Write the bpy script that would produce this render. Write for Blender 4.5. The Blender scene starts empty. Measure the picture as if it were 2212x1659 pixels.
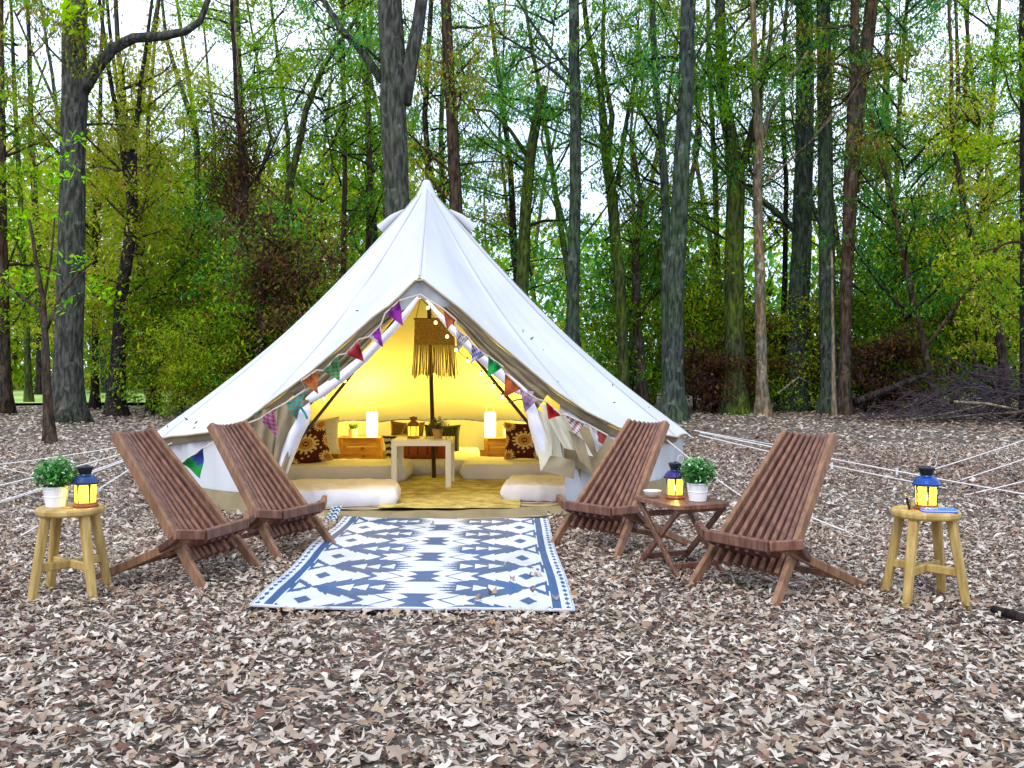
import bpy, bmesh, math, random
import numpy as np
from math import sin, cos, pi, radians, sqrt, atan2, atan, floor
from mathutils import Vector, Matrix, noise as mnoise
random.seed(7)
rng = np.random.default_rng(11)
S = bpy.context.scene
COL = S.collection

# ------------------------------------------------------------------ camera
FP = 2050.0; PITCH = atan(34.5/2050); CAMH = 1.14
cd = bpy.data.cameras.new('camera'); cam = bpy.data.objects.new('camera', cd); COL.objects.link(cam)
cam.location = (0, 0, CAMH); cam.rotation_euler = (pi/2 - PITCH, 0, 0)
cd.sensor_width = 36; cd.lens = 36*FP/2212; cd.clip_end = 600; cd.clip_start = .05
S.camera = cam
# ------------------------------------------------------------------ sky
SUN_EL, SUN_AZ = radians(52), radians(205)
W = bpy.data.worlds.new('World'); S.world = W; W.use_nodes = True
nt = W.node_tree; nt.nodes.clear()
out = nt.nodes.new('ShaderNodeOutputWorld'); bg = nt.nodes.new('ShaderNodeBackground')
sky = nt.nodes.new('ShaderNodeTexSky'); sky.sky_type = 'NISHITA'; sky.sun_disc = False
sky.sun_elevation = SUN_EL; sky.sun_rotation = SUN_AZ; sky.air_density = 1.0; sky.dust_density = 2.0
mix = nt.nodes.new('ShaderNodeMix'); mix.data_type = 'RGBA'
cn = nt.nodes.new('ShaderNodeTexNoise'); cn.inputs['Scale'].default_value = 2.2; cn.inputs['Detail'].default_value = 5
tc = nt.nodes.new('ShaderNodeTexCoord'); nt.links.new(tc.outputs['Generated'], cn.inputs['Vector'])
cr = nt.nodes.new('ShaderNodeValToRGB'); cr.color_ramp.elements[0].position = .35; cr.color_ramp.elements[1].position = .65
cr.color_ramp.elements[0].color = (8.6, 10.9, 15.2, 1); cr.color_ramp.elements[1].color = (12.4, 13.4, 15.6, 1)
nt.links.new(cn.outputs['Fac'], cr.inputs['Fac'])
nt.links.new(sky.outputs[0], mix.inputs[6]); nt.links.new(cr.outputs[0], mix.inputs[7]); mix.inputs[0].default_value = .82
nt.links.new(mix.outputs[2], bg.inputs['Color']); bg.inputs['Strength'].default_value = .1
nt.links.new(bg.outputs[0], out.inputs[0])
ld = bpy.data.lights.new('sun', 'SUN'); ld.energy = 1.3; ld.angle = radians(18); ld.color = (1, .98, .95)
sun = bpy.data.objects.new('sun', ld); COL.objects.link(sun)
sun.rotation_euler = (pi/2 - SUN_EL, 0, radians(-25))
S.view_settings.view_transform = 'Standard'; S.view_settings.look = 'None'
S.view_settings.exposure = 0.66; S.view_settings.gamma = 1; S.view_settings.use_curve_mapping = False
S.render.engine = 'CYCLES'
cy = S.cycles
cy.max_bounces = 7; cy.diffuse_bounces = 4; cy.glossy_bounces = 2; cy.transmission_bounces = 4; cy.transparent_max_bounces = 8
cy.use_denoising = True; cy.sample_clamp_indirect = 4; cy.caustics_reflective = False; cy.caustics_refractive = False

# ------------------------------------------------------------------ helpers
def ray(u, v):      # picture position (2212 x 1659) to a direction in the place
    x = (u-1106)/FP; z = -(v-829.5)/FP
    return Vector((x, cos(PITCH)+z*sin(PITCH), -sin(PITCH)+z*cos(PITCH)))
def P(u, v, Y):
    d = ray(u, v); return Vector((d.x/d.y*Y, Y, CAMH+d.z/d.y*Y))
def G(u, v, z=0):
    d = ray(u, v); t = (z-CAMH)/d.z; return Vector((d.x*t, d.y*t, z))

def link(name, me, parent=None, mat=None, loc=None):
    o = bpy.data.objects.new(name, me); COL.objects.link(o)
    if mat and me is not None and hasattr(me, 'materials') and not me.materials: me.materials.append(mat)
    if parent: o.parent = parent
    if loc is not None: o.location = loc
    return o
def thing(name, label, cat, loc=(0,0,0), rz=0, group=None):
    o = bpy.data.objects.new(name, None); COL.objects.link(o); o.location = loc; o.rotation_euler = (0,0,rz)
    o.empty_display_size = .1
    return tag(o, label, cat, group)
def tag(o, label=None, cat=None, group=None, kind=None):
    if label: o['label'] = label
    if cat: o['category'] = cat
    if group: o['group'] = group
    if kind: o['kind'] = kind
    return o
def kids(o): return [c for c in ALLKIDS.get(o.name, [])]
def copy_tree(o, parent=None, loc=None, rz=None, label=None, group=None):
    c = o.copy(); COL.objects.link(c)
    if parent: c.parent = parent
    if loc is not None: c.location = loc
    if rz is not None: c.rotation_euler = (0,0,rz)
    if label: c['label'] = label
    if group: c['group'] = group
    for ch in list(o.children): copy_tree(ch, c)
    return c

class MB:
    def __init__(s): s.v = []; s.f = []; s.mi = []; s.c = None
    def add(s, vs, fs, mi=0):
        b = len(s.v); s.v += [tuple(v) for v in vs]; s.f += [tuple(b+i for i in f) for f in fs]; s.mi += [mi]*len(fs)
    def box(s, c, sz, R=None, mi=0):
        x, y, z = sz[0]/2, sz[1]/2, sz[2]/2
        vs = [Vector((a*x, b*y, d*z)) for a in (-1,1) for b in (-1,1) for d in (-1,1)]
        if R is not None: vs = [R @ v for v in vs]
        c = Vector(c); vs = [v+c for v in vs]
        s.add(vs, [(0,1,3,2),(4,6,7,5),(0,4,5,1),(2,3,7,6),(0,2,6,4),(1,5,7,3)], mi)
    def bar(s, p0, p1, w, d, up=(0,0,1), ch=.2, w1=None, d1=None, mi=0):
        p0 = Vector(p0); p1 = Vector(p1); ax = (p1-p0).normalized(); up = Vector(up)
        if abs(ax.dot(up)) > .98: up = Vector((0,1,0))
        sx = ax.cross(up).normalized(); sy = sx.cross(ax).normalized()
        vs = []
        for p, ww, dd in ((p0,w,d),(p1,w1 or w,d1 or d)):
            a, b = ww/2, dd/2; c = min(a,b)*ch*2
            for x, y in ((-a+c,-b),(a-c,-b),(a,-b+c),(a,b-c),(a-c,b),(-a+c,b),(-a,b-c),(-a,-b+c)):
                vs.append(p + sx*x + sy*y)
        fs = [(i,(i+1)%8,8+(i+1)%8,8+i) for i in range(8)] + [tuple(range(7,-1,-1)), tuple(range(8,16))]
        s.add(vs, fs, mi)
    def tube(s, pts, rad, n=6, mi=0, caps=True, jit=0):
        pts = [Vector(p) for p in pts]
        if not hasattr(rad, '__len__'): rad = [rad]*len(pts)
        vs = []; fs = []; sx = None
        for i, p in enumerate(pts):
            a = pts[min(i+1,len(pts)-1)] - pts[max(i-1,0)]
            if a.length < 1e-9: a = Vector((0,0,1))
            a.normalize()
            if sx is None:
                t = Vector((1,0,0)) if abs(a.x) < .8 else Vector((0,1,0)); sx = (t - a*t.dot(a)).normalized()
            else:
                sx = (sx - a*sx.dot(a)).normalized()
            sy = a.cross(sx)
            for k in range(n):
                g = 2*pi*k/n; r = rad[i]*(1+(random.uniform(-jit,jit) if jit else 0))
                vs.append(p + sx*(cos(g)*r) + sy*(sin(g)*r))
        for i in range(len(pts)-1):
            for k in range(n):
                fs.append((i*n+k, i*n+(k+1)%n, (i+1)*n+(k+1)%n, (i+1)*n+k))
        if caps:
            fs.append(tuple(range(n-1,-1,-1))); fs.append(tuple((len(pts)-1)*n+k for k in range(n)))
        s.add(vs, fs, mi)
    def lathe(s, prof, n=24, c=(0,0,0), mi=0, caps=True):
        vs = []; fs = []
        for r, z in prof:
            for k in range(n):
                g = 2*pi*k/n; vs.append((c[0]+r*cos(g), c[1]+r*sin(g), c[2]+z))
        for i in range(len(prof)-1):
            for k in range(n):
                fs.append((i*n+k, i*n+(k+1)%n, (i+1)*n+(k+1)%n, (i+1)*n+k))
        if caps:
            fs.append(tuple(range(n-1,-1,-1))); fs.append(tuple((len(prof)-1)*n+k for k in range(n)))
        s.add(vs, fs, mi)
    def grid(s, fn, nu, nv, mi=0, wrap=False):
        vs = [fn(i/(nu if wrap else nu-1), j/(nv-1)) for i in range(nu) for j in range(nv)]
        fs = []
        for i in range(nu if wrap else nu-1):
            for j in range(nv-1):
                i2 = (i+1) % nu
                fs.append((i*nv+j, i2*nv+j, i2*nv+j+1, i*nv+j+1))
        s.add(vs, fs, mi)
    def mesh(s, name, mats=None, smooth=False):
        me = bpy.data.meshes.new(name); me.from_pydata(s.v, [], s.f)
        if mats:
            for m in (mats if isinstance(mats, (list,tuple)) else [mats]): me.materials.append(m)
            if isinstance(mats, (list,tuple)) and len(mats) > 1: me.polygons.foreach_set('material_index', s.mi)
        if smooth: me.polygons.foreach_set('use_smooth', [True]*len(s.f))
        me.update(); return me
    def build(s, name, mats, parent=None, loc=None, smooth=False):
        return link(name, s.mesh(name, mats, smooth), parent, None, loc)

def np_mesh(name, V, F, mats, cols=None, mi=None, smooth=False):
    """V (n,3), F (m,k) of equal size faces"""
    me = bpy.data.meshes.new(name); n, m, k = len(V), len(F), F.shape[1]
    me.vertices.add(n); me.vertices.foreach_set('co', np.ascontiguousarray(V, dtype=np.float32).ravel())
    me.loops.add(m*k); me.loops.foreach_set('vertex_index', np.ascontiguousarray(F, dtype=np.int32).ravel())
    me.polygons.add(m); me.polygons.foreach_set('loop_start', np.arange(0, m*k, k, dtype=np.int32))
    for mt in (mats if isinstance(mats, (list,tuple)) else [mats]): me.materials.append(mt)
    if mi is not None: me.polygons.foreach_set('material_index', np.ascontiguousarray(mi, dtype=np.int32))
    if smooth: me.polygons.foreach_set('use_smooth', np.ones(m, dtype=bool))
    me.update(calc_edges=True)
    if cols is not None:
        a = me.color_attributes.new('Col', 'FLOAT_COLOR', 'POINT')
        a.data.foreach_set('color', np.ascontiguousarray(np.concatenate([cols, np.ones((n,1))], 1), dtype=np.float32).ravel())
    me.validate(); return me
def smooth(me):
    me.polygons.foreach_set('use_smooth', [True]*len(me.polygons)); return me

# ------------------------------------------------------------------ materials
def mat(name, c, rough=.7, c2=None, scale=8, detail=4, stretch=(1,1,1), bump=0, bscale=None, metal=0, spec=.3, coords='Object', objrand=0, ramp=(.35,.65), attr=False, sub=0, transl=0, c3=None):
    m = bpy.data.materials.new(name); m.use_nodes = True; t = m.node_tree; b = t.nodes['Principled BSDF']; L = t.links.new
    b.inputs['Roughness'].default_value = rough; b.inputs['Metallic'].default_value = metal
    b.inputs['Specular IOR Level'].default_value = spec
    b.inputs['Base Color'].default_value = (*c, 1)
    src = None
    tcn = t.nodes.new('ShaderNodeTexCoord'); mp = t.nodes.new('ShaderNodeMapping'); mp.inputs['Scale'].default_value = stretch
    L(tcn.outputs[coords], mp.inputs[0])
    if attr:
        at = t.nodes.new('ShaderNodeAttribute'); at.attribute_name = 'Col'; src = at.outputs['Color']
    if c2:
        n = t.nodes.new('ShaderNodeTexNoise'); n.inputs['Scale'].default_value = scale; n.inputs['Detail'].default_value = detail
        L(mp.outputs[0], n.inputs['Vector'])
        r = t.nodes.new('ShaderNodeValToRGB'); r.color_ramp.elements[0].position = ramp[0]; r.color_ramp.elements[1].position = ramp[1]
        r.color_ramp.elements[0].color = (*c, 1); r.color_ramp.elements[1].color = (*c2, 1)
        if c3:
            e = r.color_ramp.elements.new((ramp[0]+ramp[1])/2); e.color = (*c3, 1)
        L(n.outputs['Fac'], r.inputs['Fac'])
        if src is None: src = r.outputs[0]
        else:
            mx = t.nodes.new('ShaderNodeMix'); mx.data_type = 'RGBA'; mx.blend_type = 'MULTIPLY'; mx.inputs[0].default_value = 1
            L(src, mx.inputs[6]); L(r.outputs[0], mx.inputs[7]); src = mx.outputs[2]
    if objrand:
        oi = t.nodes.new('ShaderNodeObjectInfo'); hs = t.nodes.new('ShaderNodeHueSaturation')
        mr = t.nodes.new('ShaderNodeMapRange'); mr.inputs['To Min'].default_value = 1-objrand; mr.inputs['To Max'].default_value = 1+objrand
        L(oi.outputs['Random'], mr.inputs[0]); L(mr.outputs[0], hs.inputs['Value'])
        if src: L(src, hs.inputs['Color'])
        else: hs.inputs['Color'].default_value = (*c, 1)
        src = hs.outputs[0]
    if src: L(src, b.inputs['Base Color'])
    if bump:
        n2 = t.nodes.new('ShaderNodeTexNoise'); n2.inputs['Scale'].default_value = bscale or scale*3; n2.inputs['Detail'].default_value = 5
        L(mp.outputs[0], n2.inputs['Vector']); bp = t.nodes.new('ShaderNodeBump'); bp.inputs['Strength'].default_value = bump; bp.inputs['Distance'].default_value = .02
        L(n2.outputs['Fac'], bp.inputs['Height']); L(bp.outputs[0], b.inputs['Normal'])
    if transl:
        tr = t.nodes.new('ShaderNodeBsdfTranslucent'); ms = t.nodes.new('ShaderNodeMixShader'); ms.inputs[0].default_value = transl
        if src: L(src, tr.inputs['Color'])
        else: tr.inputs['Color'].default_value = (*c, 1)
        o = t.nodes['Material Output']; L(b.outputs[0], ms.inputs[1]); L(tr.outputs[0], ms.inputs[2]); L(ms.outputs[0], o.inputs[0])
    return m
def emis(name, c, s, base=(.8,.8,.8)):
    m = bpy.data.materials.new(name); m.use_nodes = True; b = m.node_tree.nodes['Principled BSDF']
    b.inputs['Base Color'].default_value = (*base, 1); b.inputs['Emission Color'].default_value = (*c, 1); b.inputs['Emission Strength'].default_value = s
    return m

M = {}
M['soil'] = mat('soil', (.12,.092,.074), .95, (.36,.325,.27), 22, 10, bump=1.0, bscale=70, c3=(.10,.075,.058), ramp=(.3,.7))
M['litter'] = mat('litter', (1,1,1), .75, (.8,.8,.8), 25, 3, attr=True, spec=.25, transl=.12)
M['meadow'] = mat('meadow', (.20,.36,.07), .9, (.42,.55,.16), .6, 6, bump=.3)
M['canvas'] = mat('canvas', (.475,.48,.49), .85, (.535,.54,.545), 1.6, 7, bump=.10, bscale=60, spec=.1)
M['canvas_seam'] = mat('canvas_seam', (.40,.41,.43), .85, spec=.1)
M['canvas_tan_shade'] = mat('canvas_tan_shade', (.23,.18,.10), .9, (.31,.25,.155), 5, 5, bump=.1, spec=.1)  # khaki skirt cloth; on flaps and valance the tone stands in for shade
M['canvas_white'] = mat('canvas_white', (.74,.72,.76), .8, (.82,.80,.84), 6, 4, bump=.1, spec=.1)
M['hem'] = mat('hem', (.30,.24,.15), .9, (.38,.31,.20), 14, 3)
M['sheet'] = mat('groundsheet', (.17,.14,.075), .8, (.25,.21,.12), 4, 5, bump=.15)
M['rim'] = mat('groundsheet_rim', (.22,.13,.05), .8, (.30,.19,.08), 8, 4)
M['pole'] = mat('dark_pole', (.05,.03,.022), .5, (.08,.05,.035), 8, 4, stretch=(1,1,.2))
M['rope'] = mat('rope', (.72,.68,.66), .9, (.55,.52,.5), 60, 2)
M['bedding'] = mat('bedding', (.62,.61,.66), .85, (.70,.69,.72), 4, 4, bump=.35, bscale=9, spec=.15)
M['teak'] = mat('hardwood', (.095,.036,.021), .42, (.205,.090,.055), 12, 6, stretch=(3,3,.6), bump=.15, bscale=40, objrand=.18, spec=.4)
M['teak_leg'] = mat('hardwood_leg', (.15,.070,.038), .5, (.26,.135,.07), 12, 6, stretch=(3,3,.5), bump=.15, bscale=40, objrand=.1)
M['teak_shade'] = mat('hardwood_shade', (.06,.022,.016), .5, (.11,.045,.032), 12, 6, stretch=(3,3,.6), bump=.1, bscale=40)  # hardwood darkened to carry the shadow under the chair seats
M['stoolwood'] = mat('acacia', (.30,.185,.045), .55, (.48,.33,.11), 9, 6, stretch=(4,4,.5), bump=.12, bscale=40, objrand=.08, spec=.35)
M['pine'] = mat('pine', (.26,.12,.035), .6, (.40,.21,.07), 7, 6, stretch=(.5,4,4), bump=.1, objrand=.1)
M['knot'] = mat('pine_knot', (.12,.05,.02), .7)
M['black'] = mat('black_metal', (.012,.014,.02), .35, metal=.3, spec=.5)
M['bluemetal'] = mat('blue_black_metal', (.012,.03,.10), .32, (.02,.06,.19), 6, 3, metal=.4, spec=.5)
M['lamplit_black'] = mat('lamplit_black_metal', (.22,.11,.04), .4, metal=.3)  # black metal coloured with the golden lamplight it reflects
M['copper'] = mat('copper_base', (.30,.09,.035), .4, metal=.4)
def frosted(name, c, tr):
    m = bpy.data.materials.new(name); m.use_nodes = True; t = m.node_tree
    a = t.nodes.new('ShaderNodeBsdfTranslucent'); a.inputs[0].default_value = (*c, 1)
    g = t.nodes['Principled BSDF']; g.inputs['Base Color'].default_value = (*c, 1); g.inputs['Roughness'].default_value = .25
    ms = t.nodes.new('ShaderNodeMixShader'); ms.inputs[0].default_value = tr
    t.links.new(g.outputs[0], ms.inputs[1]); t.links.new(a.outputs[0], ms.inputs[2]); t.links.new(ms.outputs[0], t.nodes['Material Output'].inputs[0]); return m
M['lglass'] = frosted('frosted_lantern_glass', (.90,.86,.40), .8)
M['candle'] = mat('wax', (.8,.72,.5), .6, spec=.3)
M['flame'] = emis('flame', (1,.75,.25), 40)
M['lampshade'] = emis('lit_lampshade', (1,.80,.34), 4.5)
M['bulb'] = emis('fairy_bulb', (1,.78,.22), 2.2)
M['wire'] = mat('wire', (.10,.08,.05), .6)
M['potwhite'] = mat('white_pot', (.78,.77,.76), .35, spec=.5)
M['pottan'] = mat('tan_pot', (.5,.3,.12), .6)
M['compost'] = mat('compost', (.03,.02,.015), .95)
M['plantleaf'] = mat('plantleaf', (1,1,1), .55, attr=True, spec=.3, transl=.25)
M['macrame'] = mat('macrame_cotton', (.26,.17,.05), .9, (.36,.25,.09), 60, 3, bump=.5, bscale=120)
M['whitelaq'] = mat('white_lacquer', (.76,.76,.72), .4, spec=.4)
M['paint'] = mat('printed_cloth', (1,1,1), .85, (.86,.86,.86), 40, 3, attr=True, spec=.1)
M['rug'] = mat('woven_rug', (1,1,1), .6, (.72,.70,.66), 3, 9, ramp=(.42,.72), attr=True, spec=.25, bump=.25, bscale=90)
M['jute'] = mat('jute_rug', (.30,.24,.07), .95, (.62,.54,.20), 9, 8, bump=1.0, bscale=45)
M['stripe'] = mat('striped_rug', (1,1,1), .95, attr=True)
M['ceramic'] = mat('ceramic', (.72,.70,.60), .3, spec=.5)
M['leaf'] = mat('leaf', (1,1,1), .6, attr=True, spec=.15, transl=.55, objrand=.22)
for n_ in M['leaf'].node_tree.nodes:
    if n_.bl_idname == 'ShaderNodeHueSaturation': n_.inputs['Saturation'].default_value = 1.12
    if n_.bl_idname == 'ShaderNodeMapRange': n_.inputs['To Min'].default_value = .95; n_.inputs['To Max'].default_value = 1.4
def bark(name, a, b, c=None, sc=3.0):
    a = tuple(q*.7 for q in a); b = tuple(q*.78 for q in b)
    m = mat(name, a, .95, b, 10, 9, stretch=(1.7,1.7,.42), bump=1.0, bscale=14, spec=.08, ramp=(.40,.62)); t = m.node_tree; L = t.links.new
    for n in t.nodes:
        if n.bl_idname == 'ShaderNodeBump': n.inputs['Distance'].default_value = .07
    bs = t.nodes['Principled BSDF']; src = bs.inputs['Base Color'].links[0].from_socket
    n = t.nodes.new('ShaderNodeTexNoise'); n.inputs['Scale'].default_value = .9; n.inputs['Detail'].default_value = 6
    tc_ = [q for q in t.nodes if q.bl_idname == 'ShaderNodeTexCoord'][0]; L(tc_.outputs['Object'], n.inputs['Vector'])
    r = t.nodes.new('ShaderNodeValToRGB'); r.color_ramp.elements[0].position = .42; r.color_ramp.elements[1].position = .60
    mx = t.nodes.new('ShaderNodeMix'); mx.data_type = 'RGBA'; L(n.outputs['Fac'], r.inputs[0]); L(r.outputs[0], mx.inputs[0]); L(src, mx.inputs[6])
    hs = t.nodes.new('ShaderNodeMix'); hs.data_type = 'RGBA'; hs.blend_type = 'MULTIPLY'; hs.inputs[0].default_value = 1; L(src, hs.inputs[6])
    cc = c or b; k = 1/max(.001, sum(b)/3); hs.inputs[7].default_value = (cc[0]*k*1.25, cc[1]*k*1.25, cc[2]*k*1.25, 1); L(hs.outputs[2], mx.inputs[7])
    # pale lichen blotches
    n3 = t.nodes.new('ShaderNodeTexNoise'); n3.inputs['Scale'].default_value = 4.5; n3.inputs['Detail'].default_value = 7; L(tc_.outputs['Object'], n3.inputs['Vector'])
    r3 = t.nodes.new('ShaderNodeValToRGB'); r3.color_ramp.elements[0].position = .60; r3.color_ramp.elements[1].position = .70; L(n3.outputs['Fac'], r3.inputs[0])
    m3 = t.nodes.new('ShaderNodeMix'); m3.data_type = 'RGBA'; L(r3.outputs[0], m3.inputs[0]); L(mx.outputs[2], m3.inputs[6]); m3.inputs[7].default_value = (b[0]*1.7, b[1]*1.75, b[2]*1.6, 1)
    L(m3.outputs[2], bs.inputs['Base Color']); return m
M['bark_grey'] = bark('bark_grey', (.045,.043,.038), (.12,.115,.10), (.07,.08,.065))
M['bark_teal'] = bark('bark_lichen', (.032,.038,.034), (.088,.105,.088), (.055,.07,.042))
M['bark_moss'] = bark('bark_moss', (.034,.036,.018), (.09,.105,.038), (.075,.095,.03), 1.6)
M['bark_brown'] = bark('bark_brown', (.04,.03,.024), (.11,.085,.065), (.07,.055,.04))
M['bark_pale'] = bark('bark_pale', (.14,.115,.08), (.30,.26,.20), (.21,.17,.12))
M['bark_dark'] = bark('bark_dark', (.018,.014,.014), (.05,.042,.04))
M['twigs'] = mat('twigs', (.022,.014,.019), .9, (.07,.046,.056), 6, 4)

# ================================================================== GROUND
CX, CY = -.853, 9.5
def gz(x, y):
    d = max(0, sqrt(x*x+y*y)-16)
    return .05*min(1, d/8)*mnoise.noise(Vector((x*.25, y*.25, 0))) + .0
g = MB()
xs = np.concatenate([np.linspace(-200,-24,12), np.linspace(-20,20,70), np.linspace(24,200,12)])
ys = np.concatenate([np.linspace(-60,0,6), np.linspace(1,36,60), np.linspace(40,260,16)])
vs = [(x, y, gz(x,y)) for x in xs for y in ys]; ny = len(ys)
g.add(vs, [(i*ny+j, (i+1)*ny+j, (i+1)*ny+j+1, i*ny+j+1) for i in range(len(xs)-1) for j in range(ny-1)])
ground = g.build('ground', M['soil'], smooth=True); tag(ground, kind='structure')
g = MB(); g.grid(lambda a,b: (-46+a*42 - b*30, 27.5+b*60 + 1.5*sin(a*9), .10), 20, 8)
meadow = g.build('meadow', M['meadow'], smooth=True); tag(meadow, kind='structure')

# leaf templates: (verts, tris)
def leaf_templates():
    T = []
    # lance shaped, folded and curled
    def lance(w, curl, fold, tw=0, lobes=0, n=9):
        V = []; F = []
        for i in range(n):
            t = i/(n-1); y = t-.5; ww = w*sin(pi*t**.85)**.8 if 0 < i < n-1 else .004
            if lobes: ww *= 1+.42*sin(t*pi*lobes*2-.6)
            z = curl*y*y*1.5+.05*sin(t*9+w*30); sw = .05*sin(t*5+w*40)
            V += [(sw,y,z), (sw-ww,y+(.05 if lobes else 0),z+fold*ww*(1+.5*sin(t*11))+tw*y*ww), (sw+ww,y+(.05 if lobes else 0),z+fold*ww*(1+.5*cos(t*9))-tw*y*ww)]
        for i in range(n-1):
            a, c = i*3, i*3+3
            F += [(a,c,c+1),(a,c+1,a+1),(a,a+2,c+2),(a,c+2,c)]
        return np.array(V), np.array(F)
    T += [lance(.145,.7,.8,0,0,5), lance(.20,-.6,.6,2,0,6), lance(.11,1.2,.4,-2,0,5), lance(.24,.5,-.7,1,0,6), lance(.25,.5,.6,1,3,10), lance(.28,-.5,.5,-1,2.5,9)]
    def star(k, inn, curl, wob):
        V = [(0,0,0)]; n = k*4
        for i in range(n):
            a = 2*pi*i/n + pi/2; q = i % 4; r = (.56, .34, inn, .34)[q]
            if i == 0: r = .62
            if i == n//2: r = .30
            V.append((r*cos(a)*.85, r*sin(a), curl*r*r*(1+wob*sin(3*a))))
        F = [(0,1+i,1+(i+1)%n) for i in range(n)]
        return np.array(V), np.array(F)
    T += [star(5,.24,.8,1.0)]
    return T
LT = leaf_templates()
PAL = np.array([(.55,.47,.385),(.47,.375,.30),(.64,.57,.48),(.38,.285,.21),(.27,.175,.12),(.15,.075,.05),(.08,.036,.03),(.33,.25,.165),(.44,.385,.31),(.30,.16,.07)])
PW = np.array([.17,.17,.09,.15,.13,.09,.05,.08,.06,.01]); PW /= PW.sum()
rugq = []
def in_tent(x, y, m=0): return (x-CX)**2+(y-CY)**2 < (2.46+m)**2
RUG = [G(539,1330), G(1240,1335), G(1189,1128), G(722,1128)]
RC = Vector((-.47,4.50,0)); 
def in_rug(x, y):
    return (4.5 < y < 7.15) and (-.30-1.02+ (y-4.5)*.0 < x+0.0 < .32)
def scatter_leaves(n, ymin, ymax, size, seed, temps, fan=1.08, name='l', keep=1.0):
    r = np.random.default_rng(seed)
    # uniform in ground area inside the view wedge (with margin to the sides)
    y = np.sqrt(r.random(n*2)*(ymax**2-ymin**2)+ymin**2); x = (r.random(n*2)*2-1)*(y*.56*fan+1.2)
    return x, y
def bare(x, y):      # patches of bare soil
    v = np.sin(x*1.3+2.1*np.sin(y*.7+1))*np.cos(y*1.1+1.7*np.sin(x*.9)) + .6*np.sin(x*3.1+y*2.3)*np.cos(y*2.9-x)
    return v
def leaf_field(name, n, y0, y1, s0, s1, seed, simple=False):
    r = np.random.default_rng(seed)
    y = np.sqrt(r.random(n)*(y1**2-y0**2)+y0**2); x = (r.random(n)*2-1)*(y*.60+1.5)
    ok = ~(((x-CX)**2+(y-CY)**2) < 2.5**2)
    rx = (x > RLO(y)) & (x < RHI(y)) & (y > RY0-.02) & (y < 7.3)
    ok &= ~rx
    dens = np.clip(.98 - .7*np.clip(bare(x,y)-.7, 0, 1), .3, 1)
    ok &= r.random(n) < dens
    x = x[ok]; y = y[ok]; n = len(x)
    temps = LT[:4]+LT[4:] if not simple else None
    which = r.choice(len(LT), n, p=[.26,.24,.20,.15,.07,.06,.02]) if not simple else np.zeros(n, int)
    Vs, Fs, Cs = [], [], []; base = 0
    if simple:
        q = (np.array([(0,-.5,.05),(.3,0,.12),(0,.5,.0),(-.3,0,.10)]), np.array([(0,1,2),(0,2,3)])); tl = [q]
    else: tl = LT
    for ti, (tv, tf) in enumerate(tl):
        idx = np.where(which == ti)[0]; m = len(idx)
        if not m: continue
        s = (s0+(s1-s0)*r.random(m)**1.6)*(1.15 if ti >= 4 else 1)
        a = r.random(m)*2*pi; tx = r.normal(0,.20,m); ty = r.normal(0,.20,m)
        ca, sa = np.cos(a), np.sin(a)
        sg = np.where(r.random(m) < .5, -1, 1)
        X = tv[None,:,0]*s[:,None]; Y = tv[None,:,1]*s[:,None]; Z = tv[None,:,2]*s[:,None]*sg[:,None]*(.25+.6*r.random(m))[:,None]
        Z = Z + X*tx[:,None] + Y*ty[:,None]
        WX = X*ca[:,None]-Y*sa[:,None]+x[idx][:,None]; WY = X*sa[:,None]+Y*ca[:,None]+y[idx][:,None]
        zmin = Z.min(1); WZ = Z - zmin[:,None] + (.002+.028*r.random(m)**1.5)[:,None]
        d = np.hypot(x[idx], y[idx]) > 16
        V = np.stack([WX,WY,WZ+np.where(d,.02,0)[:,None]],-1).reshape(-1,3)
        F = (tf[None]+ (np.arange(m)*len(tv))[:,None,None]).reshape(-1,3)+base
        c = PAL[r.choice(len(PAL), m, p=PW)]*(.80+.48*r.random(m))[:,None]
        # redder/darker drifts
        dr = np.clip(np.sin(x[idx]*.9+y[idx]*.35)*.5+.1,0,.5)[:,None]*np.clip((y[idx]-5)/4,0,1)[:,None]
        c = c*(1-dr*np.array([.45,.62,.66]))
        C = np.repeat(c, len(tv), 0)
        Vs.append(V); Fs.append(F); Cs.append(C); base += len(V)
    return np.concatenate(Vs), np.concatenate(Fs), np.concatenate(Cs)
# rug frame: front edge and sides
RA, RB = G(541,1326), G(1239,1335)
RY0 = RA.y
ang_r = atan2(RB.y-RA.y, RB.x-RA.x)
RW, RL = 1.50, 2.62
rux = Vector((cos(ang_r+.012), sin(ang_r+.012), 0)); ruy = Vector((-.012, 1, 0)).normalized()
def RLO(y): return RA.x - .012*(y-RA.y) - .01
def RHI(y): return RA.x + 1.5 - .012*(y-RA.y) + .01
parts = [leaf_field('a', 92000, 2.2, 7, .024, .062, 1), leaf_field('d', 90000, 2.2, 9, .008, .028, 9, True), leaf_field('b', 56000, 7, 14, .035, .080, 2), leaf_field('c', 44000, 14, 27, .06, .12, 3, True)]
V = []; F = []; C = []; b = 0
for v, f, c in parts:
    V.append(v); F.append(f+b); C.append(c); b += len(v)
litter = link('leaf_litter', np_mesh('leaf_litter', np.concatenate(V), np.concatenate(F), M['litter'], np.concatenate(C)))
tag(litter, 'dry fallen leaves covering the whole clearing', kind='stuff')
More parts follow.
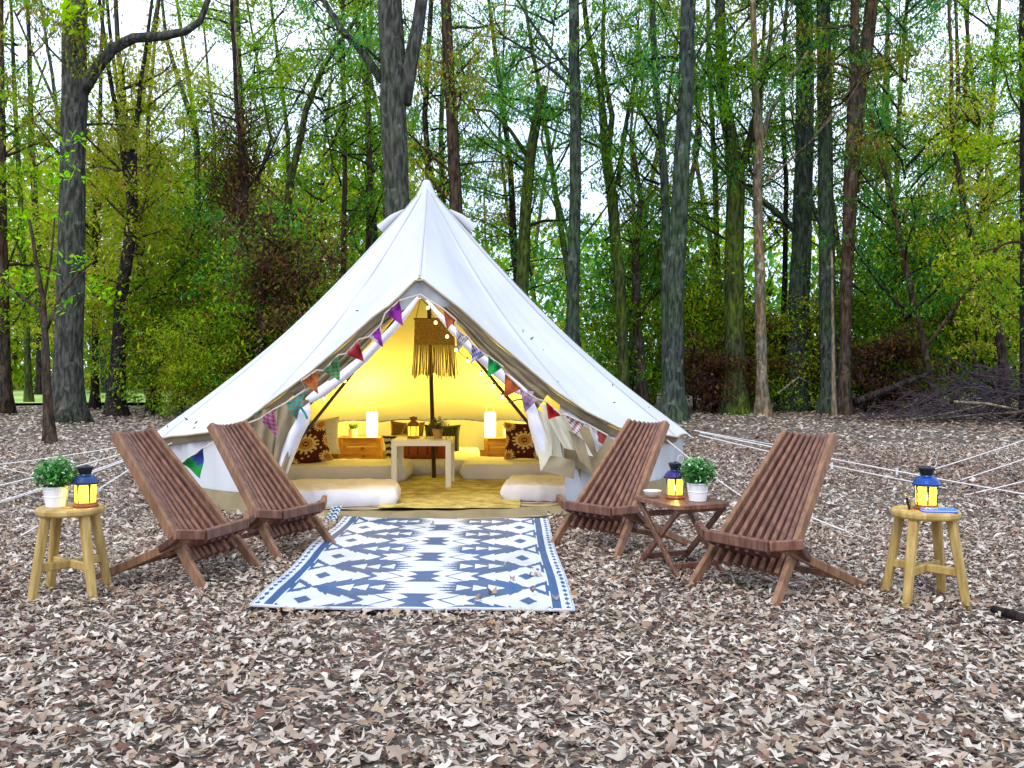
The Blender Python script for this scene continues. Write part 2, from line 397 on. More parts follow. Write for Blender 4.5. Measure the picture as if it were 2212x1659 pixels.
# single nearby leaves, the largest in the picture
protos = []
for k in range(14):
    tv, tf = LT[(0,4,1,5,2,0,3,1,6,2,1,0,3,2)[k]]; c = PAL[[0,2,1,2,0,8,3,1,0,2,7,4,0,2][k]]*1.08
    tv = tv*np.array([1,1,1.6]); protos.append(np_mesh('fallen_leaf', tv, tf, M['litter'], np.repeat(c[None]*.86,len(tv),0)))
rr = random.Random(5)
for k in range(280):
    v = 1659-abs(rr.gauss(0,1))*170; v = max(v, 1360) if v > 1345 else 1659-rr.random()*290
    u = rr.uniform(5, 2207); p = G(u, v)
    o = link('fallen_leaf', protos[rr.randrange(14)], ground); s = rr.uniform(.05,.078)
    o.location = (p.x, p.y, .022+rr.random()*.012); o.rotation_euler = (rr.gauss(0,.16), rr.gauss(0,.16), rr.random()*6.3); o.scale = (s,s,s*rr.choice((.5,-.4,.7)))

# ================================================================== TENT
AX = 3.8
EL = [(0,1.828),(5.1,1.614),(8.3,1.523),(14.7,1.287),(20.5,1.091),(27.5,.892),(33.5,.726),(41.8,.635),(50.4,.578),(66.2,.50),(90,.46),(180,.46)]
ER = [(0,1.828),(4.4,1.682),(9.2,1.526),(14.3,1.327),(20.2,1.129),(25.8,.952),(31.7,.799),(39.8,.65),(49.1,.559),(75.6,.475),(90,.46),(180,.46)]
def edge(phi):           # phi relative to the door axis in degrees (+ to the right)
    a = abs((phi+180) % 360 - 180); t = EL if ((phi+180) % 360 - 180) < 0 else ER
    z = float(np.interp(a, [q[0] for q in t], [q[1] for q in t])); r = 2.33+.20*min(1, a/55)+.09*min(1,max(0,(a-50)/20))
    if a > 45:
        q = (a/15) % 1; sc = sin(pi*q); f = min(1, (a-45)/15)
        r -= .045*sc*f; z += .03*sc*f
    return r, z
def pol(phi, r, z):
    a = radians(phi+AX); return Vector((CX+r*sin(a), CY-r*cos(a), z))
def roofpt(phi, t, off=0):
    r, z = edge(phi); a = abs((phi+180) % 360 - 180)
    front = max(0, 1-a/26)
    sag = .15*(1-.75*front)
    fl = abs(sin(pi*((a/30) % 1)))
    R = r*t; Z = 2.97+(z-2.97)*t - sag*sin(pi*min(1,t*1.02)) - .030*fl*sin(pi*t)*(1-.6*front)
    wr = .005*mnoise.noise(Vector((phi*.13, t*7, 3)))*min(1,t*4) + .009*mnoise.noise(Vector((phi*.16, t*1.6, 8)))*min(1,t*6)
    return pol(phi, R+off, Z+wr+off)
tent = thing('bell_tent', 'white canvas bell tent with open front lit from inside, on the leaf covered clearing', 'tent', (CX,CY,0))
def tp(v): return Vector(v)-Vector((CX,CY,0))     # to tent local
NPH, NT = 288, 34
m = MB(); m.grid(lambda a,b: tp(roofpt(-180+360*a, .025+.975*b)), NPH, NT, wrap=True)
roof = m.build('roof', M['canvas'], tent, smooth=True)
# seams: raised flat strips
for k in range(12):
    ph = k*30
    a = abs((ph+180) % 360-180)
    m = MB()
    w = .0075
    pts = [tp(roofpt(ph, .04+.955*j/20, .004)) for j in range(21)]
    side = Vector((cos(radians(ph+AX)), sin(radians(ph+AX)), 0))
    m.grid(lambda s_,j_: pts[int(round(j_*20))] + side*w*(s_-.5)*2 + Vector((0,0,.002 if abs(s_-.5)<.1 else 0)), 3, 21)
    m.build('seam', M['canvas_seam'], tent, smooth=True)
# apex cap
m = MB(); m.lathe([(.165,2.70),(.15,2.755),(.115,2.84),(.075,2.91),(.055,2.955),(.045,2.985),(.03,3.01),(.001,3.02)], 20)
m.build('apex_cap', M['canvas'], tent, smooth=True)
# hem along the front edge
m = MB(); m.tube([tp(roofpt(ph, 1, .002)) for ph in np.linspace(-70,70,90)], .009, 6); m.build('hem', M['hem'], tent, smooth=True)
# vents
VM = mat('vent_mesh', (.36,.20,.07), .9)
for ph, s in ((-104,1),(98,1),(160,1),(-160,1)):
    r0 = .17; e = roofpt(ph, r0, .01); e2 = roofpt(ph, .085, .01)
    sd = Vector((cos(radians(ph+AX)), sin(radians(ph+AX)), 0)); outd = Vector((sin(radians(ph+AX)), -cos(radians(ph+AX)), 0))
    M_ = roofpt(ph, .150, 0)+outd*.082+Vector((0,0,.02)); ax_ = (M_-e2).normalized()
    m = MB(); m.tube([tp(e2), tp(e2.lerp(M_,.45)+Vector((0,0,.012))), tp(M_)], [.015,.042,.060], 14, caps=False); m.build('vent_hood', M['canvas'], tent, smooth=True)
    m = MB(); m.tube([tp(M_-ax_*.02), tp(M_-ax_*.012)], [.055,.055], 14); m.build('vent_mesh', VM, tent)
# wall
def wallpt(phi, b):
    r, z = edge(phi); rt = r-.07; rb = 2.46
    rip = .018*sin(phi*1.9)*(.3+.7*b)+.012*sin(phi*4.7+b*3)
    q = b
    return tp(pol(phi, rt+(rb-rt)*q+rip*(1 if b > .02 else 0), (z-.005)*(1-q)+.004*q))
m = MB(); m.grid(lambda a,b: wallpt(27.5+305*a, b), 260, 10); m.build('wall', M['canvas'], tent, smooth=True)
# valance strip under the eave, its shade painted in as tan
m = MB(); m.grid(lambda a,b: tp(pol(-64+128*a, edge(-64+128*a)[0]-.01-.03*b, edge(-64+128*a)[1]-.004-.055*b+.006*sin(a*60))), 150, 3)
m.build('valance', M['canvas_tan_shade'], tent, smooth=True)
# mud skirt (tan) at the outside foot of the wall
for nm, a0, a1 in (('mud_skirt', -150, -31), ('mud_skirt', 31, 150)):
    m = MB(); m.grid(lambda a,b: tp(pol(a0+(a1-a0)*a, 2.485+.03*b+.008*sin(a*70), .17*(1-b)+.004)), 90, 4); m.build(nm, M['canvas_tan_shade'], tent, smooth=True)
# groundsheet
m = MB(); m.lathe([(.001,.014),(1.2,.016),(2.2,.015),(2.42,.014)], 72, caps=False); m.build('groundsheet', M['sheet'], tent)
m = MB(); m.grid(lambda a,b: tp(pol(31+298*a, 2.405, .014+.10*b)), 140, 2); m.build('groundsheet_rim', M['rim'], tent)
def sill(a, b):
    ph = -33+66*a; r = 2.28+.22*b
    z = .012+.055*sin(pi*min(1,b*1.15+.08))*(1-.35*b) + .004*sin(a*40)
    if b > .99: z = .004
    return tp(pol(ph, r+.012*sin(a*9), z))
m = MB(); m.grid(sill, 80, 9); m.build('door_sill', M['sheet'], tent, smooth=True)
m = MB(); m.tube([tp(pol(-33+66*a, 2.505+.012*sin(a*9), .012)) for a in np.linspace(0,1,50)], .008, 5); m.build('sill_piping', M['hem'], tent)
# poles
pb = P(938,1042,9.45); pb.z = .015
m = MB(); m.tube([tp(pb), tp((CX-.01,9.5,2.95))], .021, 12); m.build('centre_pole', M['pole'], tent, smooth=True)
apx = pol(0, 2.26, 1.74)
for s in (-1,1):
    m = MB(); m.tube([tp(apx), tp(pol(s*37, 2.34, .02))], .013, 8); m.build('door_pole', M['pole'], tent, smooth=True)
# hood gusset below the door apex
hood_l = [(870,650),(890,638),(908,633),(925,638),(948,652)]
m = MB()
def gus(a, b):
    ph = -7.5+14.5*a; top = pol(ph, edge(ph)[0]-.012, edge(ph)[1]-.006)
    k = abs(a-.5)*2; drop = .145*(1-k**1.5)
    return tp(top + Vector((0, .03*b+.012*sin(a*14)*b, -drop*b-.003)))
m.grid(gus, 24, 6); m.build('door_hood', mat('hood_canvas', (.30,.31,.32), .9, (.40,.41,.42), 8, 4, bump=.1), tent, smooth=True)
# flaps folded along the opening (tan painted in for shade) and the rolled inner door (white)
def flapband(s, ph1, w0, w1, dr, mt, n=70, folds=3, drop=0):
    m = MB()
    def f(a, b):
        ph = s*(.4+(ph1-.4)*a); e = edge(ph); w = w0+(w1-w0)*a
        top = pol(ph, e[0]-dr, e[1]-.012)
        # inward normal of the edge in the opening plane
        p2 = pol(ph+s*.6, edge(ph+s*.6)[0]-dr, edge(ph+s*.6)[1]-.012); tgt = (p2-top).normalized()
        nrm = Vector((0,0,-1)); nrm = (nrm - tgt*nrm.dot(tgt)).normalized()
        zz = .022*sin(b*folds*2*pi+a*3)*(b**.3)*min(1,a*4+.3)
        return tp(top + nrm*w*b + Vector((0, zz+.03*b+.008*sin(a*37+b*4), 0)))
    m.grid(f, n, 16); return m.build('flap_and_shade_cloth', mt, tent, smooth=True)
flapband(-1, 24.5, .035, .19, .03, M['canvas_tan_shade']); flapband(1, 25, .035, .19, .03, M['canvas_tan_shade'])
def pxtube(name, pts, Y, rad, mt, n=12, sub=4, wob=.12):
    pp = [P(u,v,(Y[i] if hasattr(Y,'__len__') else Y)) for i,(u,v) in enumerate(pts)]
    out_, rr_ = [], []
    for i in range(len(pp)-1):
        for k in range(sub):
            t = k/sub; out_.append(tp(pp[i].lerp(pp[i+1], t))); r = rad[i]+(rad[i+1]-rad[i])*t; rr_.append(r)
    out_.append(tp(pp[-1])); rr_.append(rad[-1])
    m = MB(); b0 = 0; m.tube(out_, rr_, n)
    vs = []
    for i, v in enumerate(m.v):
        c = out_[min(i//n, len(out_)-1)]; d = Vector(v)-c; k = 1+wob*sin(i%n*2*pi/n*3+i//n*.25)+wob*.6*mnoise.noise(Vector(v)*14)
        vs.append(tuple(c+d*k))
    m.v = vs; return m.build(name, mt, tent, smooth=True)
pxtube('door_roll', [(903,642),(884,668),(846,713),(815,744),(784,776),(733,819),(690,850),(664,866)], [7.22,7.2,7.2,7.2,7.2,7.22,7.24,7.25], [.012,.022,.03,.032,.036,.04,.042,.024], M['canvas_white'])
pxtube('door_roll', [(662,866),(660,882),(653,908),(634,945),(618,985),(606,1020)], [7.25,7.24,7.22,7.24,7.27,7.3], [.022,.040,.052,.054,.058,.06], M['canvas_white'])
pxtube('door_roll', [(922,648),(944,676),(975,710),(1010,745),(1045,776),(1080,806),(1117,838),(1138,852)], [7.22,7.2,7.22,7.24,7.27,7.3,7.33,7.35], [.012,.02,.028,.032,.036,.04,.042,.024], M['canvas_white'])
pxtube('door_roll', [(1140,855),(1144,875),(1153,910),(1165,945),(1176,975),(1186,1000)], [7.35,7.34,7.32,7.32,7.34,7.36], [.022,.038,.05,.056,.06,.05], M['canvas_white'])
def pxcloth(name, tl, tr, bl, br, Y, mt, amp=.02, folds=3, nu=22, nv=16, Yb=None):
    """cloth sheet between four corners, with depth and folds of its own"""
    Yb = Yb or Y
    a0, a1, b0, b1 = P(*tl, Y), P(*tr, Y), P(*bl, Yb), P(*br, Yb)
    m = MB()
    def f(a, b):
        p = a0.lerp(a1, a).lerp(b0.lerp(b1, a), b)
        p.y += amp*sin(a*folds*2*pi+b*1.5) + .5*amp*sin(a*7+b*5)
        p.z += .25*amp*sin(b*6+a*5)
        return tp(p)
    m.grid(f, nu, nv); return m.build(name, mt, tent, smooth=True)
pxcloth('flap_and_shade_cloth', (548,893), (655,862), (540,1040), (612,1030), 7.30, M['canvas_tan_shade'], .03, 3)
pxcloth('flap_and_shade_cloth', (600,872), (668,862), (588,1010), (615,1022), 7.22, M['canvas_tan_shade'], .022, 2)
CT2 = mat('canvas_cream', (.56,.52,.38), .9, (.64,.60,.46), 5, 4, bump=.1)
pxcloth('flap_and_shade_cloth', (1158,940), (1192,950), (1168,1019), (1192,985), 7.28, CT2, .008, 1, 12, 12)
pxcloth('flap_and_shade_cloth', (1189,985), (1243,993), (1170,1018), (1240,1034), 7.26, M['canvas_tan_shade'], .008, 1, 14, 12)
pxcloth('flap_and_shade_cloth', (1150,880), (1200,905), (1188,984), (1216,990), 7.33, CT2, .012, 1.5, 14, 14)
pxcloth('flap_and_shade_cloth', (1165,872), (1225,892), (1219,968), (1282,985), 7.22, CT2, .02, 2, 18, 16)
pxcloth('flap_and_shade_cloth', (1228,930), (1262,950), (1252,995), (1281,1022), 7.16, M['canvas_tan_shade'], .012, 1, 12, 12)
pxcloth('flap_and_shade_cloth', (1203,896), (1340,955), (1212,1000), (1318,1040), 7.46, M['canvas_tan_shade'], .018, 3, 24, 12)  # added sheet, its tan paints the shade on the wall panel
# outside stiff flap strip by the door
pxcloth('flap_and_shade_cloth', (1243,1000), (1256,1000), (1245,1068), (1254,1068), 7.5, M['canvas_tan_shade'], .004, 1, 6, 8)
# tie cords
m = MB(); m.tube([tp(P(u,v,7.12)) for u,v in [(626,868),(637,876),(650,880),(659,893),(664,905)]], .009, 6); m.build('tie_cord', mat('teal_cord', (.03,.30,.34), .7), tent, smooth=True)
m = MB(); m.tube([tp(P(u,v,7.2)) for u,v in [(1098,870),(1115,864),(1132,862)]], .006, 6); m.build('tie_cord', M['wire'], tent)
m = MB()
for k in range(5): m.tube([tp(P(1135+k*4,846,7.25)), tp(P(1131+k*4,858,7.22)), tp(P(1136+k*3,872,7.24))], .008, 5)
m.build('tie_cord', mat('mauve_cord', (.32,.22,.30), .8), tent, smooth=True)
# guy ropes, runners and pegs
def rope_run(p0, p1, sag=.03, r=.005, slider=None):
    m = MB(); p0 = Vector(p0); p1 = Vector(p1)
    pts = [tp(p0.lerp(p1, t) - Vector((0,0,sag*sin(pi*t)))) for t in np.linspace(0,1,9)]
    m.tube(pts, r, 5); o = m.build('guy_rope', M['rope'], tent, smooth=True)
    if slider:
        q = Vector(pts[int(slider*8)]); m = MB(); m.box(q, (.02,.012,.06)); m.build('runner', M['rope'], tent)
    if p1.z < .1:
        m = MB(); m.tube([tp(p1+Vector((0,0,.09))), tp(p1-Vector((0,0,.05)))], .007, 6); m.tube([tp(p1+Vector((0,0,.085))), tp(p1+Vector((.03,0,.07)))], .006, 5)
        m.build('peg', M['hem'], tent)
for tip, gp, sl in (
    ((1510,940,8.7),(2082,1062),.6), ((1512,934,9.1),(2460,1110),.55), ((1500,930,9.8),(1850,985),None), ((1440,950,8.25),(1632,1092),None),
    ((1610,1052,7.6),(1935,1188),.5)):
    a = P(*tip); rope_run(a, G(*gp), .02, .0062, sl)
for a, b_ in (((2212,951,9.9),(1960,1030)), ((2400,925,9.9),(2060,1042)), ((2420,985,8.6),(2075,1072))):
    rope_run(P(*a), G(*b_), .01, .0058)
for tip, gp, sl in (((345,958,8.4),(-160,1085),.5), ((352,962,8.2),(-120,1120),.5), ((372,957,7.9),(-40,1098),None), ((360,960,8.1),(10,1178),.6), ((348,950,9.3),(-60,1010),None)):
    rope_run(P(*tip), G(*gp), .02, .0062, sl)
rope_run(P(-40,1000,8.8), G(250,1062), .01, .004); rope_run(P(-60,1038,7.2), G(130,1086), .01, .004)
# debris stuck on the roof
m = MB(); rd = random.Random(3)
for ph, t, s in [(38,.62,.05),(36,.60,.03),(40,.655,.02),(72,.70,.02),(58,.78,.03),(50,.86,.03),(65,.88,.02),(-58,.93,.05),(-52,.95,.04),(-44,.97,.04),(-20,.66,.035),(-66,.96,.03),(60,.965,.03),(56,.97,.03),(48,.975,.04),(-50,.975,.03),(62,.94,.02),(80,.9,.03),(-70,.9,.03),(30,.9,.02)]:
    c = tp(roofpt(ph, t, .008)); g_ = rd.random()*3
    e1 = Vector((cos(g_), 0, sin(g_)))*s*.6; e2 = Vector((-sin(g_)*.4, .0, cos(g_)*.4))*s*.4
    m.add([c-e1, c+e2, c+e1, c-e2], [(0,1,2,3)])
o = m.build('debris', mat('debris', (.06,.05,.05), .9), tent)

# ================================================================== INSIDE THE TENT
def soft_slab(name, label, cx, cy_, z0, lx, ly, h, rz, mt, group='white mattresses in the tent', seed=0, cat='mattress', wr=.026, e=.16):
    bm = bmesh.new(); bmesh.ops.create_cube(bm, size=2); bmesh.ops.subdivide_edges(bm, edges=bm.edges[:], cuts=40, use_grid_fill=True)
    for v in bm.verts:
        x, y, z = v.co
        # superellipse rounding
        n = (abs(x)**6+abs(y)**6+abs(z)**2.6)**(1/4.2) if False else None
        rx = sqrt(max(0, 1 - e*.5*(y*y) - e*.5*z*z + e*e*(y*y*z*z)/3)); ry = sqrt(max(0, 1 - e*.5*(x*x) - e*.5*z*z + e*e*(x*x*z*z)/3)); rz_ = sqrt(max(0, 1 - e*1.1*(x**8)*.9 - e*1.1*(y**8)*.9 + .0))
        X, Y, Z = x*rx*lx/2, y*ry*ly/2, z*rz_*h/2
        q1 = mnoise.noise(Vector((X*3+seed, Y*3, Z*3))); nn = .011*mnoise.noise(Vector((X*4+seed, Y*4, Z*5))) + .006*sin((X*.8+Y)*38+q1*9+seed)*max(0,mnoise.noise(Vector((X*3,Y*3,seed+7)))+.25) + .005*(1-abs(mnoise.noise(Vector((X*9+seed, Y*6, Z*5))))*4)
        d = Vector((X/lx, Y/ly, Z/h*1.0)); d = d.normalized() if d.length else d
        v.co = Vector((X, Y, Z+h/2)) + d*nn
        if v.co.z < .001: v.co.z = .001
    me = bpy.data.meshes.new(name); bm.to_mesh(me); bm.free(); smooth(me); me.materials.append(mt)
    o = link(name, me, None, None, (cx, cy_, z0)); o.rotation_euler = (0,0,rz); tag(o, label, cat, group); return o
ZB = .024
soft_slab('mattress', 'white bed at the front left of the open tent, beside the sill', -1.50, 7.93, ZB, 1.12, .80, .145, radians(7), M['bedding'], seed=1)
soft_slab('mattress', 'white bed at the front right of the tent, under the folded door flap', .50, 8.25, ZB, 1.15, .80, .14, radians(-7), M['bedding'], seed=2)
soft_slab('mattress', 'bed in front of the pine crate, holding the sunburst pillow with left lean', -1.98, 9.52, ZB, 1.95, .82, .17, radians(3), M['bedding'], seed=3)
soft_slab('mattress', 'bed behind the small white table at the back of the tent', -.86, 10.62, ZB, .98, 1.75, .165, 0, M['bedding'], seed=4)
soft_slab('mattress', 'bed at the right of the centre pole, holding the upright medallion pillow', .40, 9.72, ZB, 1.85, .84, .17, radians(-3), M['bedding'], seed=5)

def painted_grid(nu, nv, pos, colf):
    us = np.linspace(0,1,nu+1); V = []; C = []; F = []
    vi = 0
    for i in range(nu):
        for j in range(nv):
            c = colf((i+.5)/nu, (j+.5)/nv)
            for a, b_ in ((i,j),(i+1,j),(i+1,j+1),(i,j+1)):
                V.append(pos(a/nu, b_/nv)); C.append(c)
            F.append((vi,vi+1,vi+2,vi+3)); vi += 4
    return np.array([tuple(v) for v in V]), np.array(F), np.array(C)
def pillow(name, label, loc, w, h, d, rot, colf, group='pillows in the tent', n=46):
    def pos_side(sg):
        def f(a, b):
            x, y = a*2-1, b*2-1
            k = (1-abs(x)**2.6)*(1-abs(y)**2.6); t = max(0,k)**.5
            px = x*(1-.10*(1-y*y)*abs(x)**3) ; py = y*(1-.10*(1-x*x)*abs(y)**3)
            return Vector((px*w/2, sg*d/2*t + .004*mnoise.noise(Vector((x*5,y*5,sg))), py*h/2+h/2))
        return f
    v1, f1, c1 = painted_grid(n, n, pos_side(-1), colf); v2, f2, c2 = painted_grid(12, 12, pos_side(1), colf)
    f2 = f2[:, ::-1]
    o = link(name, np_mesh(name, np.concatenate([v1,v2]), np.concatenate([f1, f2+len(v1)]), M['paint'], np.concatenate([c1,c2]), smooth=False))
    # weld so shading is soft
    o.location = loc; o.rotation_euler = rot; tag(o, label, 'pillow', group); return o
MAR, ORG, CRM = (.085,.018,.012), (.50,.25,.06), (.66,.52,.25)
def kilim(u, v):
    x, y = (u-.5)*2, (v-.5)*2
    def med(cx_, cy_, rx, ry):
        dx, dy = (x-cx_)/rx, (y-cy_)/ry; r = sqrt(dx*dx+dy*dy); a = atan2(dy,dx)
        spike = 1 + .16*(1 if int(floor(a/(2*pi)*28)) % 2 == 0 else -1)
        if r < .28: return MAR if r > .16 else ORG
        if r < .62: return ORG
        if r < .98*spike: return CRM
        return None
    for q in ((0,0,.52,.42),(-.8,.8,.34,.3),(.8,.8,.34,.3),(-.8,-.8,.34,.3),(.8,-.8,.34,.3),(-1,0,.22,.3),(1,0,.22,.3)):
        c = med(*q)
        if c: return c
    for a, b in ((0,.62),(0,-.62),(.28,.62),(-.28,-.62),(-.6,.3),(.6,-.3)):
        if abs(x-a)+abs(y-b) < .06: return CRM
    return MAR
pillow('pillow', 'maroon pillow with sunburst medallions leaning left, nearest the left door flap', P(672,1006,9.42)+Vector((0,0,.0)), .46, .42, .17, (radians(-14), radians(-13), radians(8)), kilim)
pillow('pillow', 'maroon pillow with one upright medallion, by the right door roll', P(1133,994,9.85), .44, .40, .16, (radians(-12), 0, radians(-4)), kilim)
pillow('pillow', 'plain cream pillow behind the maroon sunburst pillow on the left', P(688,985,9.75), .46, .40, .14, (radians(-16), radians(-5), 0), lambda u,v: (.72,.70,.60), n=20)
def brown_p(u, v):
    d = abs(abs(u-.5)-.18*(1-abs(v-.5)*2)); return (.30,.20,.07) if d < .03 else (.16,.10,.035)
pillow('pillow', 'olive brown pillow with diamond outline behind the lantern on the table', P(876,988,10.75), .40, .42, .14, (radians(-14), radians(3), radians(4)), brown_p, n=30)
pillow('pillow', 'dark green pillow hidden behind the fern', P(955,988,10.8), .42, .38, .14, (radians(-12), 0, 0), lambda u,v: (.035,.04,.02), n=16)
pillow('pillow', 'black and white striped pillow showing left of the small table', P(868,996,10.1), .34, .30, .12, (radians(-16), radians(-6), radians(12)), lambda u,v: (.60,.58,.52) if int(v*9+u*2) % 2 else (.05,.04,.03), n=28)
pillow('pillow', 'long rust red lumbar pillow lying behind the table legs', P(914,995,9.98), .60, .23, .16, (radians(-18), 0, 0), lambda u,v: (.30,.075,.03) if abs((u*6) % 1-.5) > .12 or abs(v-.5) > .3 else (.16,.04,.03), n=30)

# crates
def crate(loc, w, d, h, rz, label):
    t = thing('pine_crate', label, 'crate', loc, rz, 'pine crates used as bedside tables')
    n = 3; hh = h/n
    for k in range(n):
        m = MB(); m.box((0,-d/2+.006, hh*(k+.5)), (w-.01,.012,hh-.006)); m.build('plank', M['pine'], t)
    for k in range(n):
        for s in (-1,1):
            m = MB(); m.box((s*(w/2-.001),0,hh*(k+.5)), (.012,d-.03,hh-.008)); m.build('plank', M['pine'], t)
    for s in (-1,1):
        for y in (-d/2-.004, d/2-.012):
            m = MB(); m.box((s*(w/2-.022), y, h/2), (.045,.018,h)); m.build('corner_post', M['pine'], t)
    m = MB(); m.box((0,0,h+.004), (w+.004,d+.01,.01)); m.build('top', M['pine'], t)
    for x, z in ((.04,.62*h),(.05,.30*h)):
        m = MB(); m.lathe([(.001,0),(.013,0),(.013,.003),(.001,.003)], 10, caps=False); o = m.build('knot', M['knot'], t, (x,-d/2-.001,z)); o.rotation_euler = (pi/2,0,0); o.scale = (1.8,1,1)
    return t
cl = G(777,1003); crl = Vector((P(777,1000,11.15).x, 11.25, .018))
crate(crl, .485, .32, .30, radians(2), 'pine crate at the back left with a small plant and lit lamp on top')
crr = Vector((P(1094,1000,11.15).x, 11.25, .018))
crate(crr, .50, .32, .295, radians(-3), 'pine crate at the back right of the tent, partly behind the maroon pillow')

# lamps
def glow_lamp(loc, label):
    t = thing('table_lamp', label, 'lamp', loc, 0, 'white cylinder lamps on the crates')
    m = MB(); m.lathe([(.060,.0),(.064,.004),(.064,.285),(.060,.29)], 28); m.build('lamp_shade', M['lampshade'], t, smooth=False)
    m = MB(); m.lathe([(.061,.290),(.061,.298),(.02,.30)], 24); m.build('lamp_cap', M['whitelaq'], t)
    m = MB(); m.tube([(.05*cos(a), 0, .298+.075*sin(a)) for a in np.linspace(0,pi,14)], .0035, 5); m.build('handle', M['wire'], t)
    l = bpy.data.lights.new('lamp_light', 'POINT'); l.energy = 42; l.color = (1,.68,.065); l.shadow_soft_size = .08
    lo = bpy.data.objects.new('lamp_light', l); COL.objects.link(lo); lo.parent = t; lo.location = (0,-.13,.34)
    return t
glow_lamp((P(804,945,11.2).x, 11.2, .325), 'glowing white cylinder lamp with wire handle on the left crate')
glow_lamp((P(1059,945,11.2).x, 11.2, .320), 'glowing white cylinder lamp with wire handle on the right crate')

# leafy plants
def leaf_cloud(name, n, f, size, cols, seed, flat=.5, mt=None):
    r = np.random.default_rng(seed); q = np.array([(0,-.5,0),(.28,0,.08),(0,.5,0),(-.28,0,.08)]); V = []; 
    pos = f(r, n); n = len(pos)
    a = r.random(n)*2*pi; t1 = r.normal(0,flat,n); t2 = r.normal(0,flat,n); s = size*(.6+.8*r.random(n))
    X = q[:,0][None]*s[:,None]; Y = q[:,1][None]*s[:,None]; Z = q[:,2][None]*s[:,None] + X*t1[:,None] + Y*t2[:,None]
    WX = X*np.cos(a)[:,None]-Y*np.sin(a)[:,None]+pos[:,0:1]; WY = X*np.sin(a)[:,None]+Y*np.cos(a)[:,None]+pos[:,1:2]; WZ = Z+pos[:,2:3]
    V = np.stack([WX,WY,WZ],-1).reshape(-1,3); F = np.arange(n*4).reshape(n,4)
    cols = np.array(cols); c = cols[r.integers(0,len(cols),n)]*(.7+.6*r.random(n))[:,None]; C = np.repeat(c,4,0)
    return np_mesh(name, V, F, mt or M['plantleaf'], C)
GRN = [(.04,.22,.03),(.06,.30,.04),(.03,.14,.03),(.12,.36,.08),(.10,.30,.05)]
def pot_plant(loc, label, sc=1, kind='boxy', potm='potwhite', rz=0):
    t = thing('potted_plant', label, 'potted plant', loc, rz)
    m = MB(); m.lathe([(.045,.0),(.048,.002),(.055,.052),(.058,.054),(.056,.058),(.060,.095),(.0635,.098),(.0635,.104),(.058,.104),(.056,.085)], 28, caps=False)
    m.lathe([(.001,.001),(.045,.001)], 28, caps=False); m.build('pot', M[potm], t, smooth=False)
    m = MB(); m.lathe([(.001,.088),(.057,.086)], 20, caps=False); m.build('compost', M['compost'], t)
    if kind == 'boxy':
        def f(r, n):
            d = r.normal(size=(n,3)); d /= np.linalg.norm(d,axis=1)[:,None]; rad = (r.random(n)**.5)[:,None]
            return d*rad*np.array([.108,.105,.078])*(1+.12*np.sin(d[:,:1]*9)) + np.array([0,0,.165])
        link('foliage', leaf_cloud('foliage', 950, f, .026, GRN, 4), t)
        def f2(r, n):
            d = r.normal(size=(n,3)); d /= np.linalg.norm(d,axis=1)[:,None]
            return d*np.array([.112,.108,.082]) + np.array([0,0,.167])
        link('flower', leaf_cloud('flower', 70, f2, .014, [(.62,.70,.50),(.70,.74,.60)], 6), t)
        m = MB()
        for k in range(12):
            a = k*2.4; m.tube([(0,0,.085),(.05*cos(a),.05*sin(a),.13+.03*sin(k))], .002, 4)
        m.build('stem', M['bark_moss'], t)
    elif kind == 'wispy':
        V = []; m = MB(); rn = random.Random(2)
        for k in range(70):
            a = rn.random()*6.3; l = rn.uniform(.05,.12); p0 = Vector((rn.gauss(0,.015),rn.gauss(0,.015),.086)); d = Vector((cos(a)*.7, sin(a)*.7, 1.0))*l
            p1 = p0+d*.6; p2 = p0+d+Vector((0,0,-.01)); w = Vector((-sin(a), cos(a), 0))*.006
            m.add([p0-w*.4,p0+w*.4,p1+w,p1-w,p2],[(0,1,2,3),(3,2,4)])
        m.build('foliage', mat('wispy_leaf', (.05,.13,.025), .6, transl=.2), t)
    for o in [t]: o.scale = (sc,sc,sc)
    return t
ST1 = (P(152,1100,4.72).x, 4.72); ST2 = (P(1999,1100,4.62).x, 4.62)
STH = .452
pot_plant((P(121,1096,4.70).x, 4.70, STH), 'white pot of green plant with tiny white flowers on the left stool', .98)
pot_plant((P(1507,1077,5.27).x, 5.27, .401), 'white pot of green plant with tiny white flowers on the folding side table', .98, rz=1.7)
pot_plant((P(763,945,11.18).x, 11.18, .325), 'small wispy plant in a pale pot on the left crate', .95, 'wispy')
pot_plant((P(1098,945,11.25).x, 11.25, .320), 'small wispy plant half hidden behind the right maroon pillow', .95, 'wispy', rz=1)

